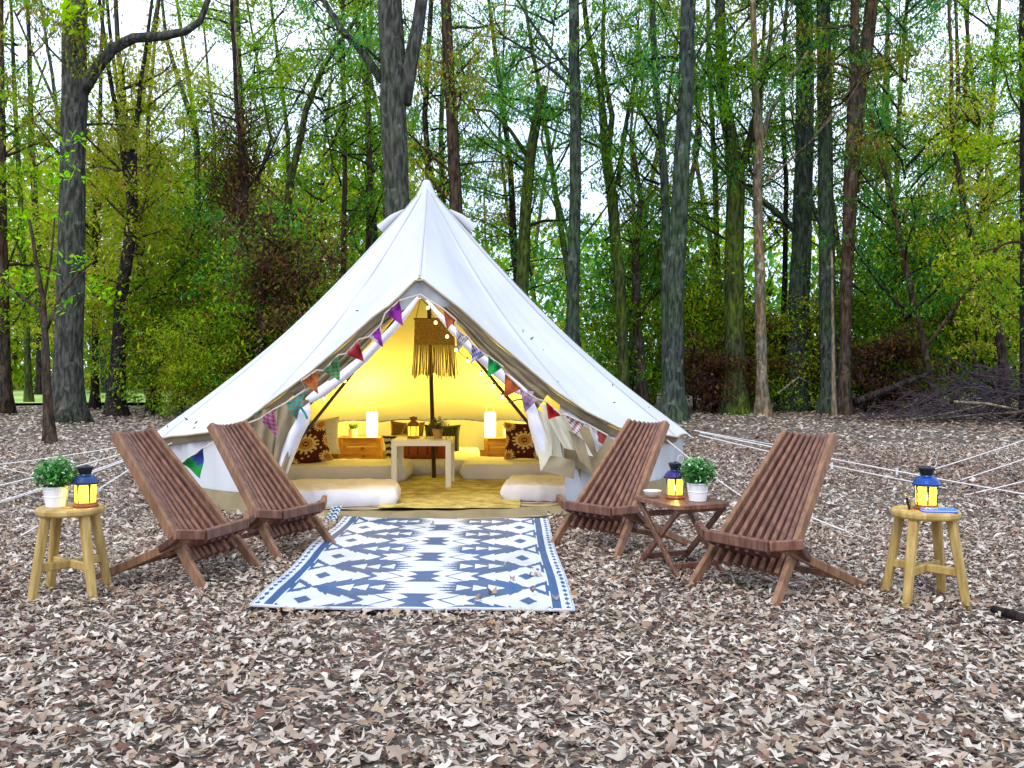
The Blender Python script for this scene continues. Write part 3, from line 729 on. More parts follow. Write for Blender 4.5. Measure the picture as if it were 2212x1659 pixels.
# lanterns
def lantern(loc, label, body, roofm, basem, power, rz=0, sc=1, group='candle lanterns'):
    t = thing('candle_lantern', label, 'lantern', loc, rz, group)
    m = MB(); m.lathe([(.055,0),(.060,.004),(.060,.010),(.052,.014),(.050,.022),(.001,.022)], 24); m.build('base', basem, t, smooth=False)
    n = 6
    for k in range(n):
        a0 = 2*pi*k/n; a1 = 2*pi*(k+1)/n
        am = (a0+a1)/2
        m = MB(); q = []
        for a, r, z in ((a0+.1,.050,.022),(a1-.1,.050,.022),(a1-.1,.052,.115),(a0+.1,.052,.115)): q.append(Vector((r*cos(a), r*sin(a), z)))
        inn = [v*1 - Vector((cos(am),sin(am),0))*.002 for v in q]
        m.add(q+inn, [(0,1,2,3),(7,6,5,4),(0,4,5,1),(1,5,6,2),(2,6,7,3),(3,7,4,0)]); m.build('glass_pane', M['lglass'], t)
        m = MB(); m.bar((.0505*cos(a0),.0505*sin(a0),.018),(.053*cos(a0),.053*sin(a0),.118),.0035,.0035, w1=.010, d1=.004, up=(cos(a0),sin(a0),0)); m.build('frame_bar', body, t)
    m = MB(); m.lathe([(.062,.114),(.066,.118),(.066,.124),(.060,.128),(.056,.138),(.045,.150),(.030,.158),(.028,.162)], 24); m.build('roof', roofm, t, smooth=False)
    m = MB(); m.lathe([(.026,.160),(.028,.168),(.034,.182),(.038,.194),(.038,.199),(.034,.201),(.012,.202),(.008,.208),(.001,.210)], 24); m.build('chimney', body, t, smooth=False)
    m = MB(); m.tube([(.036+.012*sin(a)*1.6, 0, .199+.045*(1-cos(a))/2) for a in np.linspace(0,2*pi,14)], .0018, 4, caps=False); m.build('handle', M['rope'], t)
    m = MB(); m.lathe([(.019,.022),(.019,.045),(.001,.045)], 14); m.build('candle', M['candle'], t)
    m = MB(); m.lathe([(.001,.047),(.005,.053),(.004,.062),(.001,.074)], 8); m.build('flame', M['flame'], t, smooth=True)
    l = bpy.data.lights.new('candle_light', 'POINT'); l.energy = power; l.color = (1,.74,.20); l.shadow_soft_size = .015
    lo = bpy.data.objects.new('candle_light', l); COL.objects.link(lo); lo.parent = t; lo.location = (0,0,.082)
    t.scale = (sc,sc,sc); return t
lantern((P(185,1097,4.70).x+.0, 4.70, STH), 'black candle lantern with blue sheen beside the plant on the left stool', M['black'], M['bluemetal'], M['copper'], 5.0, .25)
lantern((P(1457,1070,5.40).x, 5.38, .401), 'black candle lantern with violet roof on the folding side table', M['black'], mat('violet_metal', (.03,.02,.12), .35, metal=.4), M['copper'], 4.0, .4)
lantern((P(2001,1090,4.62).x, 4.62, STH), 'black candle lantern with bright blue roof on the right stool', M['black'], mat('bright_blue_metal', (.015,.06,.26), .32, metal=.4), M['copper'], 2.6, .25, 1.02)
lantern((P(893,950,8.98).x, 8.98, .476), 'candle lantern with lamplit brown tone on the small white table in the tent', M['lamplit_black'], M['lamplit_black'], M['lamplit_black'], 1.2, .1)

# stools
def stool(loc, rz, label, rots):
    t = thing('wooden_stool', label, 'stool', (loc[0],loc[1],0), 0, 'round wooden stools')
    m = MB(); m.lathe([(.001,.414),(.148,.414),(.156,.418),(.160,.426),(.160,.440),(.155,.449),(.148,.452),(.001,.452)], 40, caps=False)
    m.build('seat', M['stoolwood'], t, smooth=False)
    for k in range(4):
        a = rots+k*pi/2; d = Vector((cos(a), sin(a), 0))
        m = MB(); m.bar(d*.125+Vector((0,0,.416)), d*.20+Vector((0,0,.0)), .046, .040, up=d, ch=.18, w1=.038, d1=.036); m.build('leg', M['stoolwood'], t)
    for k in range(2):
        a = rots+k*pi/2; d = Vector((cos(a), sin(a), 0)); z = .165+.0*k
        if k == 0: m = MB(); m.bar(-d*.165+Vector((0,0,z)), d*.165+Vector((0,0,z)), .024, .042); m.build('stretcher', M['stoolwood'], t)
        else:
            for s in (-1,1):
                m = MB(); m.bar(d*s*.0125+Vector((0,0,z+.001)), d*s*.165+Vector((0,0,z+.001)), .024, .040); m.build('stretcher', M['stoolwood'], t)
    return t
stool(ST1, 0, 'round wooden stool at the far left, holding a plant and a lantern', radians(-36))
stool(ST2, 0, 'round wooden stool at the far right, holding a lantern and a blue case', radians(-137))
# things on the right stool
t = thing('folded_case', 'blue and lilac slim rounded case lying on the right stool', 'case', (P(2028,1098,4.53).x, 4.53, STH), radians(-6))
for k, (c_, z0, hh, nm) in enumerate((((.04,.13,.42),0,.006,'lower_cover'),((.62,.50,.66),.006,.004,'inside_pages'),((.07,.22,.55),.010,.006,'upper_cover'))):
    m = MB(); w, d, r = .082-.003*k, .036-.002*k, .016; o_ = []
    for cx_, cy_, a0 in ((w-r,d-r,0),(-w+r,d-r,pi/2),(-w+r,-d+r,pi),(w-r,-d+r,1.5*pi)):
        for q in range(5): a = a0+q*pi/8; o_.append((cx_+r*cos(a), cy_+r*sin(a)))
    n = len(o_); m.add([(x,y,z0) for x,y in o_]+[(x,y,z0+hh) for x,y in o_], [tuple(range(n-1,-1,-1)), tuple(range(n,2*n))]+[(i,(i+1)%n,n+(i+1)%n,n+i) for i in range(n)])
    m.build(nm, mat('case_%d' % k, c_, .4), t)
t = thing('bottle_opener', 'small brass and black bottle opener standing beside the right lantern', 'bottle opener', (P(1965,1090,4.6).x, 4.6, STH), .3)
m = MB(); m.bar((0,0,0),(-.018,0,.06),.012,.008); m.build('handle', M['black'], t)
m = MB(); m.tube([(-.018+.012*cos(a), 0, .07+.012*sin(a)) for a in np.linspace(0,2*pi,12)], .003, 5); m.build('ring', mat('brass', (.5,.33,.1), .35, metal=.7), t)
m = MB(); m.bar((.008,0,0),(.012,0,.05),.012,.010); m.build('brass_arm', bpy.data.materials['brass'], t)

# folding side table
TC = Vector((.953,5.35,0)); e1 = Vector((-.39,.92,0)).normalized(); rzt = atan2(e1.y,e1.x)
t = thing('folding_side_table', 'small dark hardwood folding side table with clipped corners between the right chairs', 'side table', TC, rzt)
HL, HWd = .245, .19
nsl = 6; sw = 2*HWd/nsl
for k in range(nsl):
    y0 = -HWd+sw*k+.0015; y1 = y0+sw-.003; c0 = .045 if k in (0,nsl-1) else .0
    def cut(y): return max(0, .05-(HWd-abs(y)))
    m = MB(); z0, z1 = .378, .400
    pts = [(-HL+cut(y0),y0),(HL-cut(y0),y0),(HL-cut(y1),y1),(-HL+cut(y1),y1)]
    m.add([(x,y,z0) for x,y in pts]+[(x,y,z1) for x,y in pts], [(3,2,1,0),(4,5,6,7),(0,1,5,4),(1,2,6,5),(2,3,7,6),(3,0,4,7)]); m.build('top_slat', M['teak'], t)
for s in (-1,1):
    m = MB(); m.bar((s*(HL-.05),-HWd+.03,.366),(s*(HL-.05),HWd-.03,.366),.03,.022); m.build('top_batten', M['teak'], t)
for y, q in ((-.145,0),(.145,0)):
    for s in (-1,1):
        yy = y+(.011 if s > 0 else -.011)
        m = MB(); m.bar((s*.19,yy,.372),(-s*.225,yy,.0),.034,.020, up=(0,1,0)); m.build('leg', M['teak'], t)
for s, z, yl in ((1,.06,.134),(-1,.06,.156),(1,.31,.134)):
    m = MB(); f = (z-.0)/.372; x = -s*.225+(s*.19+s*.225)*f; m.bar((x,-yl,z),(x,yl,z),.018,.030); m.build('stretcher', M['teak'], t)
t2 = thing('small_bowl', 'small white bowl on the left corner of the folding side table', 'bowl', (P(1410,1068,5.4).x, 5.42, .401))
m = MB(); m.lathe([(.001,.004),(.020,.0),(.024,.002),(.040,.018),(.052,.036),(.053,.039),(.049,.038),(.036,.020),(.001,.010)], 26, caps=False); m.build('bowl_shell', M['ceramic'], t2, smooth=False)
m = MB(); m.lathe([(.001,.024),(.030,.023),(.039,.026)], 18, caps=False); m.build('bowl_filling', mat('bowl_filling', (.62,.60,.42), .6), t2)

# stick chairs
def stick_chair(label, loc, face, proto=None):
    rz = atan2(face[1], face[0]) - pi/2
    if proto: return copy_tree(proto, None, (loc[0],loc[1],0), rz, label)
    t = thing('stick_chair', label, 'chair', (loc[0],loc[1],0), rz, 'reddish slatted folding chairs around the rug')
    N = 10
    def topp(x): k = abs(x)/.16; return Vector((x, -.625-.040*(1-k*k), .79-.020*(1-k*k)))
    def botp(x, z):     # on the back line
        k = abs(x)/.27; return Vector((x, -.60*z/.815*1.0 -.05*(1-k*k) , z))
    for i in range(N):
        f = i/(N-1)*2-1
        tpx = topp(f*.150); bot = Vector((f*.27, 0 - .0, 0)); dirv = None
        if i in (0, N-1):
            m = MB(); m.bar(bot, tpx, .030, .052, up=(0,1,.8), ch=.16); m.build('back_leg_slat', M['teak_leg'], t)
        else:
            zb = .13; kb = abs(f); tt = zb/.79
            b_ = Vector((f*(.27*(1-tt)+.150*tt), -.625*tt-.045*(1-kb*kb), zb))
            m = MB(); m.bar(b_, tpx, .029, .050, up=(0,1,.8), ch=.22, w1=.0215); m.build('back_slat', M['teak'], t)
    # seat slats, front rim to behind the back
    NS = 11
    def rim(x): k = abs(x)/.33; return Vector((x, -.055-.085*max(0,k-.55)/.45, .262+.022*max(0,k-.5)/.5))
    for i in range(NS):
        f = i/(NS-1)*2-1; r0 = rim(f*.315)
        if i in (1, NS-2):
            e = Vector((f*.36, -.70, .012)); m = MB(); m.bar(r0, e, .026, .045, ch=.16); m.build('rear_leg_slat', M['teak_leg'], t)
        else:
            kk = 1-f*f; e = Vector((f*.235, -.34, .165-.03*kk)); a = r0.copy(); a.z -= .012*kk
            m = MB(); m.bar(a, e, .026, .040, ch=.18); m.build('seat_slat', M['teak_shade'], t)
    # rails on the rim
    zt = Vector((0,.012,.012))
    m = MB(); m.bar(rim(-.20)+zt+Vector((0,.005,0)), rim(.20)+zt+Vector((0,.005,0)), .034, .056, ch=.15); m.build('front_rail', M['teak'], t)
    for s in (-1,1):
        m = MB(); m.bar(rim(s*.203)+zt+Vector((0,.004,.001)), rim(s*.335)+zt+Vector((0,0,.004)), .032, .050, ch=.15); m.build('wing_rail', M['teak'], t)
    for z, w, y in ((.150,.225,-.18),(.20,.22,-.24)):
        m = MB(); m.bar((-w,y,z),(w,y,z),.022,.045 if z < .18 else .03, up=(0,0,1)); m.build('cross_bar', M['teak_shade'], t)
    m = MB(); m.bar((-.255,-.55,.078),(.255,-.55,.078),.02,.035); m.build('cross_bar', M['teak'], t)
    return t
ch = stick_chair('slatted hardwood chair nearest the left stool, leaning back to the left', (-1.485,5.06), (cos(-.27),sin(-.27)))
stick_chair('slatted hardwood chair between the leftmost chair and the rug, by the tent corner', (-1.223,5.715), (cos(-.43),sin(-.43)), ch)
stick_chair('slatted hardwood chair right of the rug, against the tent', (.428,5.79), (cos(3.88),sin(3.88)), ch)
stick_chair('slatted hardwood chair nearest the right stool, right of the folding table', (1.083,4.695), (cos(3.775),sin(3.775)), ch)

# small white table
tb = thing('white_table', 'small square white lacquered table in front of the centre pole', 'table', (P(916,1000,9.0).x, 8.98, .024))
m = MB(); m.box((0,0,.425),(.55,.55,.05)); m.build('tabletop', M['whitelaq'], tb)
for sx in (-1,1):
    for sy in (-1,1):
        m = MB(); m.box((sx*.249,sy*.249,.2),(.05,.05,.3995)); m.build('leg', M['whitelaq'], tb)
# fern
t = thing('fern', 'drooping fern in a tan pot on the white table', 'potted plant', (P(946,949,9.0).x, 8.98, .476))
m = MB(); m.lathe([(.035,0),(.052,.085),(.055,.088),(.048,.088),(.046,.075)], 22, caps=False); m.build('pot', M['pottan'], t, smooth=False)
m = MB(); rn = random.Random(9)
for k in range(26):
    a = k*2.399+rn.uniform(-.2,.2); L_ = rn.uniform(.14,.27); up = rn.uniform(.05,.13); prev = None
    for j in range(13):
        s = j/12; p = Vector((cos(a)*L_*s, sin(a)*L_*s*.8, .08+up*sin(pi*min(1,s*.95))*1.2 - .17*s**3)); w = .024*sin(pi*(s*.9+.08))
        sd = Vector((-sin(a), cos(a), 0))
        if prev is not None:
            d = p-prev
            for sg in (-1,1):
                m.add([prev, prev+sd*sg*w+d*.9-Vector((0,0,.008)), prev+d*.45], [(0,1,2)])
            m.add([prev-sd*.0012, prev+sd*.0012, p+sd*.0012, p-sd*.0012], [(0,1,2,3)])
        prev = p
m.build('frond', mat('fern_leaf', (.10,.08,.03), .6, (.05,.10,.02), 20, transl=.2), t)

# wall hanging
wx0, wx1 = P(896,690,9.1).x, P(981,690,9.1).x; zt_, zm, zb_ = P(900,689,9.1).z, P(900,745,9.1).z, P(900,815,9.1).z
t = thing('macrame_hanging', 'ochre macrame hanging with long fringe, hung in front of the centre pole', 'wall hanging', ((wx0+wx1)/2, 9.1, zt_))
w = wx1-wx0
m = MB(); m.tube([(-w/2-.01,0,0),(w/2+.01,0,0)], .009, 8); m.build('dowel', M['pole'], t)
def mac(a, b):
    x = (a-.5)*w*(1+.04*b); z = -b*(zt_-zm)
    d = .010*abs(sin(a*pi*9+ (pi/2 if int(b*7) % 2 else 0)))*abs(sin(b*pi*7))
    if b < .06 or .45 < b < .5: d = .012
    return (x, -.008-d, z)
m = MB(); m.grid(mac, 80, 50); m.grid(lambda a,b: ((a-.5)*w, .004, -b*(zt_-zm)), 3, 3); m.build('knotted_panel', M['macrame'], t, smooth=True)
m = MB(); rn = random.Random(4)
for k in range(44):
    x = (k/43-.5)*w*1.02; L_ = (zm-zb_)+rn.uniform(-.03,.012)+.015*sin(k*.5); dx = (k/43-.5)*.05
    m.tube([(x,-.010,-(zt_-zm)), (x+dx*.5+rn.gauss(0,.003),-.012+rn.gauss(0,.004),-(zt_-zm)-L_*.5), (x+dx+rn.gauss(0,.004),-.010+rn.gauss(0,.005),-(zt_-zm)-L_)], [.0042,.0040,.0052], 5)
m.build('fringe', M['macrame'], t, smooth=True)
top = P(908,645,8.4)-Vector(t.location)
m = MB(); m.tube([(-w/2+.01,0,0), top], .004, 5); m.tube([(w/2-.06,0,0), top], .004, 5); m.build('cord', M['macrame'], t)

# bunting
bt = thing('bunting', 'string of colourful triangular cloth flags along the tent opening', 'bunting', (P(908,640,7.1)))
b0 = Vector(bt.location)
R_,Gn,Bl,Pu,Or,Wh = (.35,.02,.03),(.02,.28,.06),(.12,.13,.50),(.30,.03,.32),(.48,.12,.03),(.62,.58,.60)
flags = [  # u,v of the tip, u,v of the two top corners, colour, second colour, pattern
 ((870,702),(833,676),(862,650),Pu,(.42,.08,.42),0), ((826,748),(797,727),(822,702),Pu,Wh,1), ((784,780),(748,763),(775,734),R_,(.45,.1,.1),0),
 ((734,822),(700,800),(730,768),Gn,(.25,.25,.15),2), ((687,849),(652,822),(684,800),Or,(.3,.12,.03),3), ((640,905),(618,870),(660,842),(.18,.2,.08),(.05,.3,.3),2),
 ((598,944),(562,904),(592,884),(.42,.04,.20),(.35,.25,.25),2), ((433,1030),(392,1000),(440,968),Gn,(.05,.08,.35),4),
 ((966,710),(958,668),(984,690),Or,(.35,.03,.03),1), ((988,758),(987,712),(1013,730),(.55,.48,.50),(.10,.07,.10),3), ((1019,782),(1020,744),(1048,766),Wh,Bl,2),
 ((1054,814),(1056,770),(1086,792),(.02,.36,.08),(.05,.4,.12),0), ((1090,857),(1092,806),(1126,838),(.48,.10,.03),Or,3), ((1134,890),(1124,840),(1160,862),(.45,.30,.40),(.28,.08,.22),3),
 ((1185,905),(1180,868),(1210,896),(.50,.02,.02),R_,0), ((1243,940),(1222,896),(1262,914),(.66,.62,.60),(.35,.10,.10),2), ((1290,975),(1272,918),(1312,940),(.60,.56,.55),(.28,.05,.05),4)]
def flag(tip, c0, c1, A, B, pat, k):
    Y = 7.04 if k != 7 else 6.6
    if k >= 12: Y = 7.08+.02*(k-12)
    if k in (5,6): Y = 7.1
    mu, mv = (c0[0]+c1[0])/2, (c0[1]+c1[1])/2; g_ = 1.06; A = tuple(q*.66 for q in A); B = tuple(q*.66 for q in B); c0, c1, tip = [(mu+(q[0]-mu)*g_, mv+(q[1]-mv)*g_) for q in (c0,c1,tip)]; pt, p0, p1 = P(*tip, Y-.03), P(*c0, Y), P(*c1, Y); n = 14; V = []; C = []; F = []
    def pos(i, j):   # rows i down, j across
        s = i/n; a = p0.lerp(pt, s); b = p1.lerp(pt, s); q = a.lerp(b, (j/(n-i)) if n > i else 0)
        d = .018*sin(j*.8+i*.35+k)*(1-s)+.02*sin(i*.4+k*1.7); return q+Vector((0,d,0))-b0
    for i in range(n):
        for j in range(n-i):
            x, y = (j+.5)/(n-i), i/n
            if pat == 0: c = A if y > .12 else B
            elif pat == 1: c = B if (x < .22 or x > .85) and y < .7 else A
            elif pat == 2: c = A if (i//2+j//2) % 2 else B
            elif pat == 3: c = B if (i+abs((j % 4)-2)) % 4 == 0 else A
            else: c = B if x > .45 and y < .45 else A
            b = len(V); V += [pos(i,j), pos(i,j+1), pos(i+1,j)]; C += [c]*3; F.append((b,b+1,b+2))
            if j < n-i-1: b = len(V); V += [pos(i,j+1), pos(i+1,j+1), pos(i+1,j)]; C += [c]*3; F.append((b,b+1,b+2))
    return np_mesh('pennant', np.array([tuple(v) for v in V]), np.array(F), M['paint'], np.array(C)), (p0,p1)
seq = []
for k, fl in enumerate(flags):
    me, (p0,p1) = flag(*fl, k); link('pennant', me, bt); seq.append((p0,p1))
left = []
for k in range(0,8): left += [seq[k][1], seq[k][0]]
right = []
for k in range(8,17): right += [seq[k][0], seq[k][1]]
for s in (left, right):
    m = MB(); pts = [P(908,636,7.1)]+s
    if s is left: pts[-2:-2] = [P(530,916,7.1), P(462,955,6.8)]
    m.tube([p-b0 for p in pts], .0065, 5); m.build('bunting_tape', mat('tape', (.50,.42,.33), .9), bt)
# fairy lights
ft = thing('string_lights', 'string of small warm globe lights round the inside of the tent opening', 'string lights', P(907,641,7.3)); f0 = Vector(ft.location)
bl = [(797,773),(815,750),(944,697)]
B1 = [(907,641),(880,668),(848,708),(815,747),(797,773),(745,823),(700,862)]; B2 = [(907,641),(924,665),(941,697),(966,727),(985,756),(1010,780),(1040,808),(1066,835),(1084,858)]
lit = [(907,641),(924,665),(941,697),(966,727),(985,756),(1040,808),(815,747),(1084,832),(1066,835)]
for BB in (B1,B2):
    pts = []
    for i in range(len(BB)-1):
        a, b_ = P(*BB[i],7.32), P(*BB[i+1],7.32); pts += [a, a.lerp(b_,.5)-Vector((0,0,.015))]
    pts.append(P(*BB[-1],7.32)); m = MB(); m.tube([p-f0+Vector((0,0,.02)) for p in pts], .0025, 4); m.build('light_wire', M['wire'], ft)
bm_ = MB(); bm_.lathe([(.001,-.014),(.010,-.011),(.0135,0),(.010,.010),(.005,.014)], 10); bme = bm_.mesh('bulb', M['bulb'], True)
for q in ((907,655),(966,740),(800,790)):
    l = bpy.data.lights.new('bulb_light', 'POINT'); l.energy = 5; l.color = (1,.60,.05); l.shadow_soft_size = .05
    lo = bpy.data.objects.new('bulb_light', l); COL.objects.link(lo); lo.parent = ft; lo.location = P(*q,7.5)-f0
cm_ = MB(); cm_.lathe([(.007,.015),(.007,.03)], 8); cme = cm_.mesh('bulb_cap', M['wire'])
for k, q in enumerate(B1[1:]+B2):
    p = P(*q,7.30)-f0; o = link('bulb', bme, ft, None, p); c = link('bulb_cap', cme, o)
# jute and striped rugs in the tent
def inrug(name, label, corners, z, mt, wav, nu=60, nv=40, colf=None):
    a,b_,c,d = corners
    def f(s, q):
        p = Vector(a).lerp(Vector(b_), s).lerp(Vector(d).lerp(Vector(c), s), q)
        return Vector((p.x+.01*sin(q*19), p.y+.012*sin(s*17+q*3), z+wav*(1+mnoise.noise(Vector((p.x*5,p.y*7,z*9))))+ (.0)))
    if colf is None:
        m = MB(); m.grid(f, nu, nv); o = m.build(name, mt, smooth=True)
    else:
        v, fa, c_ = painted_grid(nu, nv, f, colf); o = link(name, np_mesh(name, v, fa, mt, c_, smooth=True))
    tag(o, label, 'rug'); return o
def strc(u, v):
    k = (v*13+1.1*mnoise.noise(Vector((u*5,v*6,2)))) % 1
    return (.10,.06,.035) if k < .33 else ((.50,.44,.34) if k < .75 else (.30,.24,.15))
inrug('striped_rug', 'brown and cream striped rug on the tent floor, under the yellow rug', [(-1.85,7.47,0),(.33,7.47,0),(.75,8.9,0),(-2.2,8.9,0)], .019, M['stripe'], .006, 90, 60, strc)
inrug('shaggy_rug', 'shaggy straw yellow rug under the small white table', [(-1.06,7.42,0),(.05,7.42,0),(.15,9.9,0),(-1.22,9.75,0)], .030, M['jute'], .012, 60, 90)
# throw hanging by the sill
t = thing('fringed_throw', 'blue and white patterned throw with fringe hanging beside the left front bed', 'throw', P(728,1155,6.95)); 
v0 = P(716,1095,7.05); v1 = P(743,1092,7.05)
tl = Vector(t.location)
def thr(a, b):
    top = v0.lerp(v1, a); q = top + Vector((-.03*b+.02*sin(a*12), -.10*b + .015*sin(a*15), 0)); q.z = top.z*(1-b)+.02*b; return q-tl
v, fa, c_ = painted_grid(16, 26, thr, lambda u,w: (.62,.66,.70) if (int(u*8)+int(w*13)) % 3 == 0 else ((.03,.07,.16) if int(w*20) % 4 else (.25,.38,.30)))
link('throw_cloth', np_mesh('throw_cloth', v, fa, M['paint'], c_, smooth=True), t)
m = MB()
for k in range(12):
    p = thr(k/11, 1); m.tube([p, p+Vector((rn.gauss(0,.004),-.02,-.0)), p+Vector((rn.gauss(0,.006),-.05,-.012))], .003, 4)
m.build('throw_fringe', M['rope'], t)

# ================================================================== OUTDOOR RUG
WHT, BLU = (.53,.57,.64), (.020,.082,.205)
PER = .515
def rugcol(x, y):
    """x across from centre (m), y along (m)"""
    u = abs(x); V = ((y-.0) % PER); v = min(V, PER-V); w = PER/2 - v
    if u > .742: return WHT if int(y/.012) % 2 else BLU
    if u > .70:
        q = (y % .086)/.086-.5; k = abs(q)*1.3 + abs(u-.722-.004*cos(q*3))/.021
        return BLU if k < .62 and not (abs(q) < .12 and u < .716) else WHT
    if u > .692: return WHT
    if u > .652: return BLU
    if u > .645: return WHT if w > .09 or True and v < .20 else BLU
    # diamonds
    if abs(u-.541)/.044+v/.078 < 1: return BLU
    if abs(u-.530)/.028+w/.034 < 1: return BLU
    # big serrated white star round the blue diamond
    for u0, u1, v0, v1 in ((.287,.375,.0,.105),(.375,.45,.060,.140),(.45,.485,.100,.175),(.485,.515,.150,.215),(.515,.552,.215,.262),(.552,.577,.235,.185),(.577,.602,.205,.150),(.602,.627,.165,.110),(.627,.652,.125,.075)):
        if u0 <= u < u1 and v < v0+(v1-v0)*(u-u0)/(u1-u0): return WHT
    # white triangle pointing inwards beside the border band
    if .578 < u < .632 and w < .075*(u-.578)/.054: return WHT
    # three small white triangles
    for k in range(3):
        u0 = .18+.083*k; tt = (u-u0)/.083
        if 0 <= tt < 1 and w < .066*(1-tt): return WHT
    # centre ornament
    if v < .132:
        lim = .042+.055*(1-v/.052) if v < .052 else .042+.055*((v-.052)/.08)**1.3
        if u < lim: return BLU
    # prongs of the blue bands
    if v > .105:
        blue = u > .20
        for w0, tip in ((0,.060),(.055,.092),(.108,.122)):
            if u > tip and abs(w-w0) < .032*(u-tip)/(.19-tip): blue = True
        if blue: return BLU
        return WHT
    # thin arrow outline, white arrow and the blue notch behind it
    oc = .112+.95*v if v < .095 else .202+3.0*(v-.095)
    if abs(u-oc) < .010: return BLU
    if u < .235: return WHT
    return BLU if (u > .243+.62*v or u > .29 or v > .085) else WHT
nu, nv = 214, 372
sx_ = np.linspace(-RW/2, RW/2, nu+1); sy_ = np.linspace(0, RL, nv+1)
rc = (RA+ (RA+rux*RW))/2
GV = np.zeros(((nu+1)*(nv+1),3)); 
for i, a in enumerate(sx_):
    for j, b_ in enumerate(sy_):
        p = rc + rux*a + ruy*b_
        z = .034+.006*mnoise.noise(Vector((a*2.2,b_*2.2,1)))+.004*mnoise.noise(Vector((a*6,b_*6,4)))
        lft = max(0, (-a-.45)/.3); z += .02*lft*lft*(1+sin(b_*5))*.5
        GV[i*(nv+1)+j] = (p.x+.006*sin(b_*3), p.y+.008*sin(a*4), z)
cols = np.zeros((nu*nv,3)); FF = np.zeros((nu*nv,4), int); VV = np.zeros((nu*nv*4,3)); q = 0
for i in range(nu):
    for j in range(nv):
        c = rugcol((sx_[i]+sx_[i+1])/2, (sy_[j]+sy_[j+1])/2-.155)
        if j < 3 and abs(sx_[i]) < .74: c = (.55,.55,.58)
        ids = (i*(nv+1)+j,(i+1)*(nv+1)+j,(i+1)*(nv+1)+j+1,i*(nv+1)+j+1)
        VV[q*4:q*4+4] = GV[list(ids)]; cols[q] = c; FF[q] = (q*4,q*4+1,q*4+2,q*4+3); q += 1
rug = thing('outdoor_rug', 'blue and white geometric outdoor rug laid in front of the tent', 'rug', rc)
off = np.array([rc.x,rc.y,0])
link('rug_weave', np_mesh('rug_weave', VV-off, FF, M['rug'], np.repeat(cols,4,0), smooth=True), rug)
m = MB(); outl = [GV[i*(nv+1)]-off for i in range(0,nu+1,4)]+[GV[nu*(nv+1)+j]-off for j in range(0,nv+1,6)]
m.tube([Vector(v)-Vector((0,0,.004)) for v in outl], .006, 5); outl = [GV[j]-off for j in range(0,nv+1,6)]; m.tube([Vector(v)-Vector((0,0,.004)) for v in outl], .006, 5)
m.build('rug_binding', mat('rug_binding', (.42,.42,.46), .8), rug)
# leaves blown onto the rug
for k in range(11):
    a = rr.uniform(-.7,.72) if k > 8 else rr.uniform(.25,.74); b_ = rr.uniform(.02,2.3) if k > 8 else rr.uniform(.02,.9); p = rc+rux*a+ruy*b_
    o = link('fallen_leaf', protos[[6,10,11,3,9][k%5]], None); s = rr.uniform(.04,.085); o.scale = (s,s,s); o.location = (p.x,p.y,.052); o.rotation_euler = (rr.gauss(0,.2),rr.gauss(0,.2),rr.random()*6)
    tag(o, 'dry %s leaf on the rug, %s, %s' % (['dark','tan','maroon','pale','pinkish'][k%5], 'near its front edge' if b_ < .5 else 'in its front half' if b_ < 1.2 else 'in its back half', 'by its right border' if a > .5 else 'right of its middle' if a > .1 else 'at its middle' if a > -.3 else 'left of its middle'), 'leaf', 'dry leaves blown onto the rug')
# stick on the ground at the right edge
m = MB(); a, b_ = G(2145,1330), G(2240,1362); m.tube([a+Vector((0,0,.03)), a.lerp(b_,.5)+Vector((0,0,.035)), b_+Vector((0,0,.03))], [.018,.022,.022], 8)
tag(m.build('fallen_branch', M['bark_dark'], smooth=True), 'short thick dead branch lying by the right stool', 'branch')

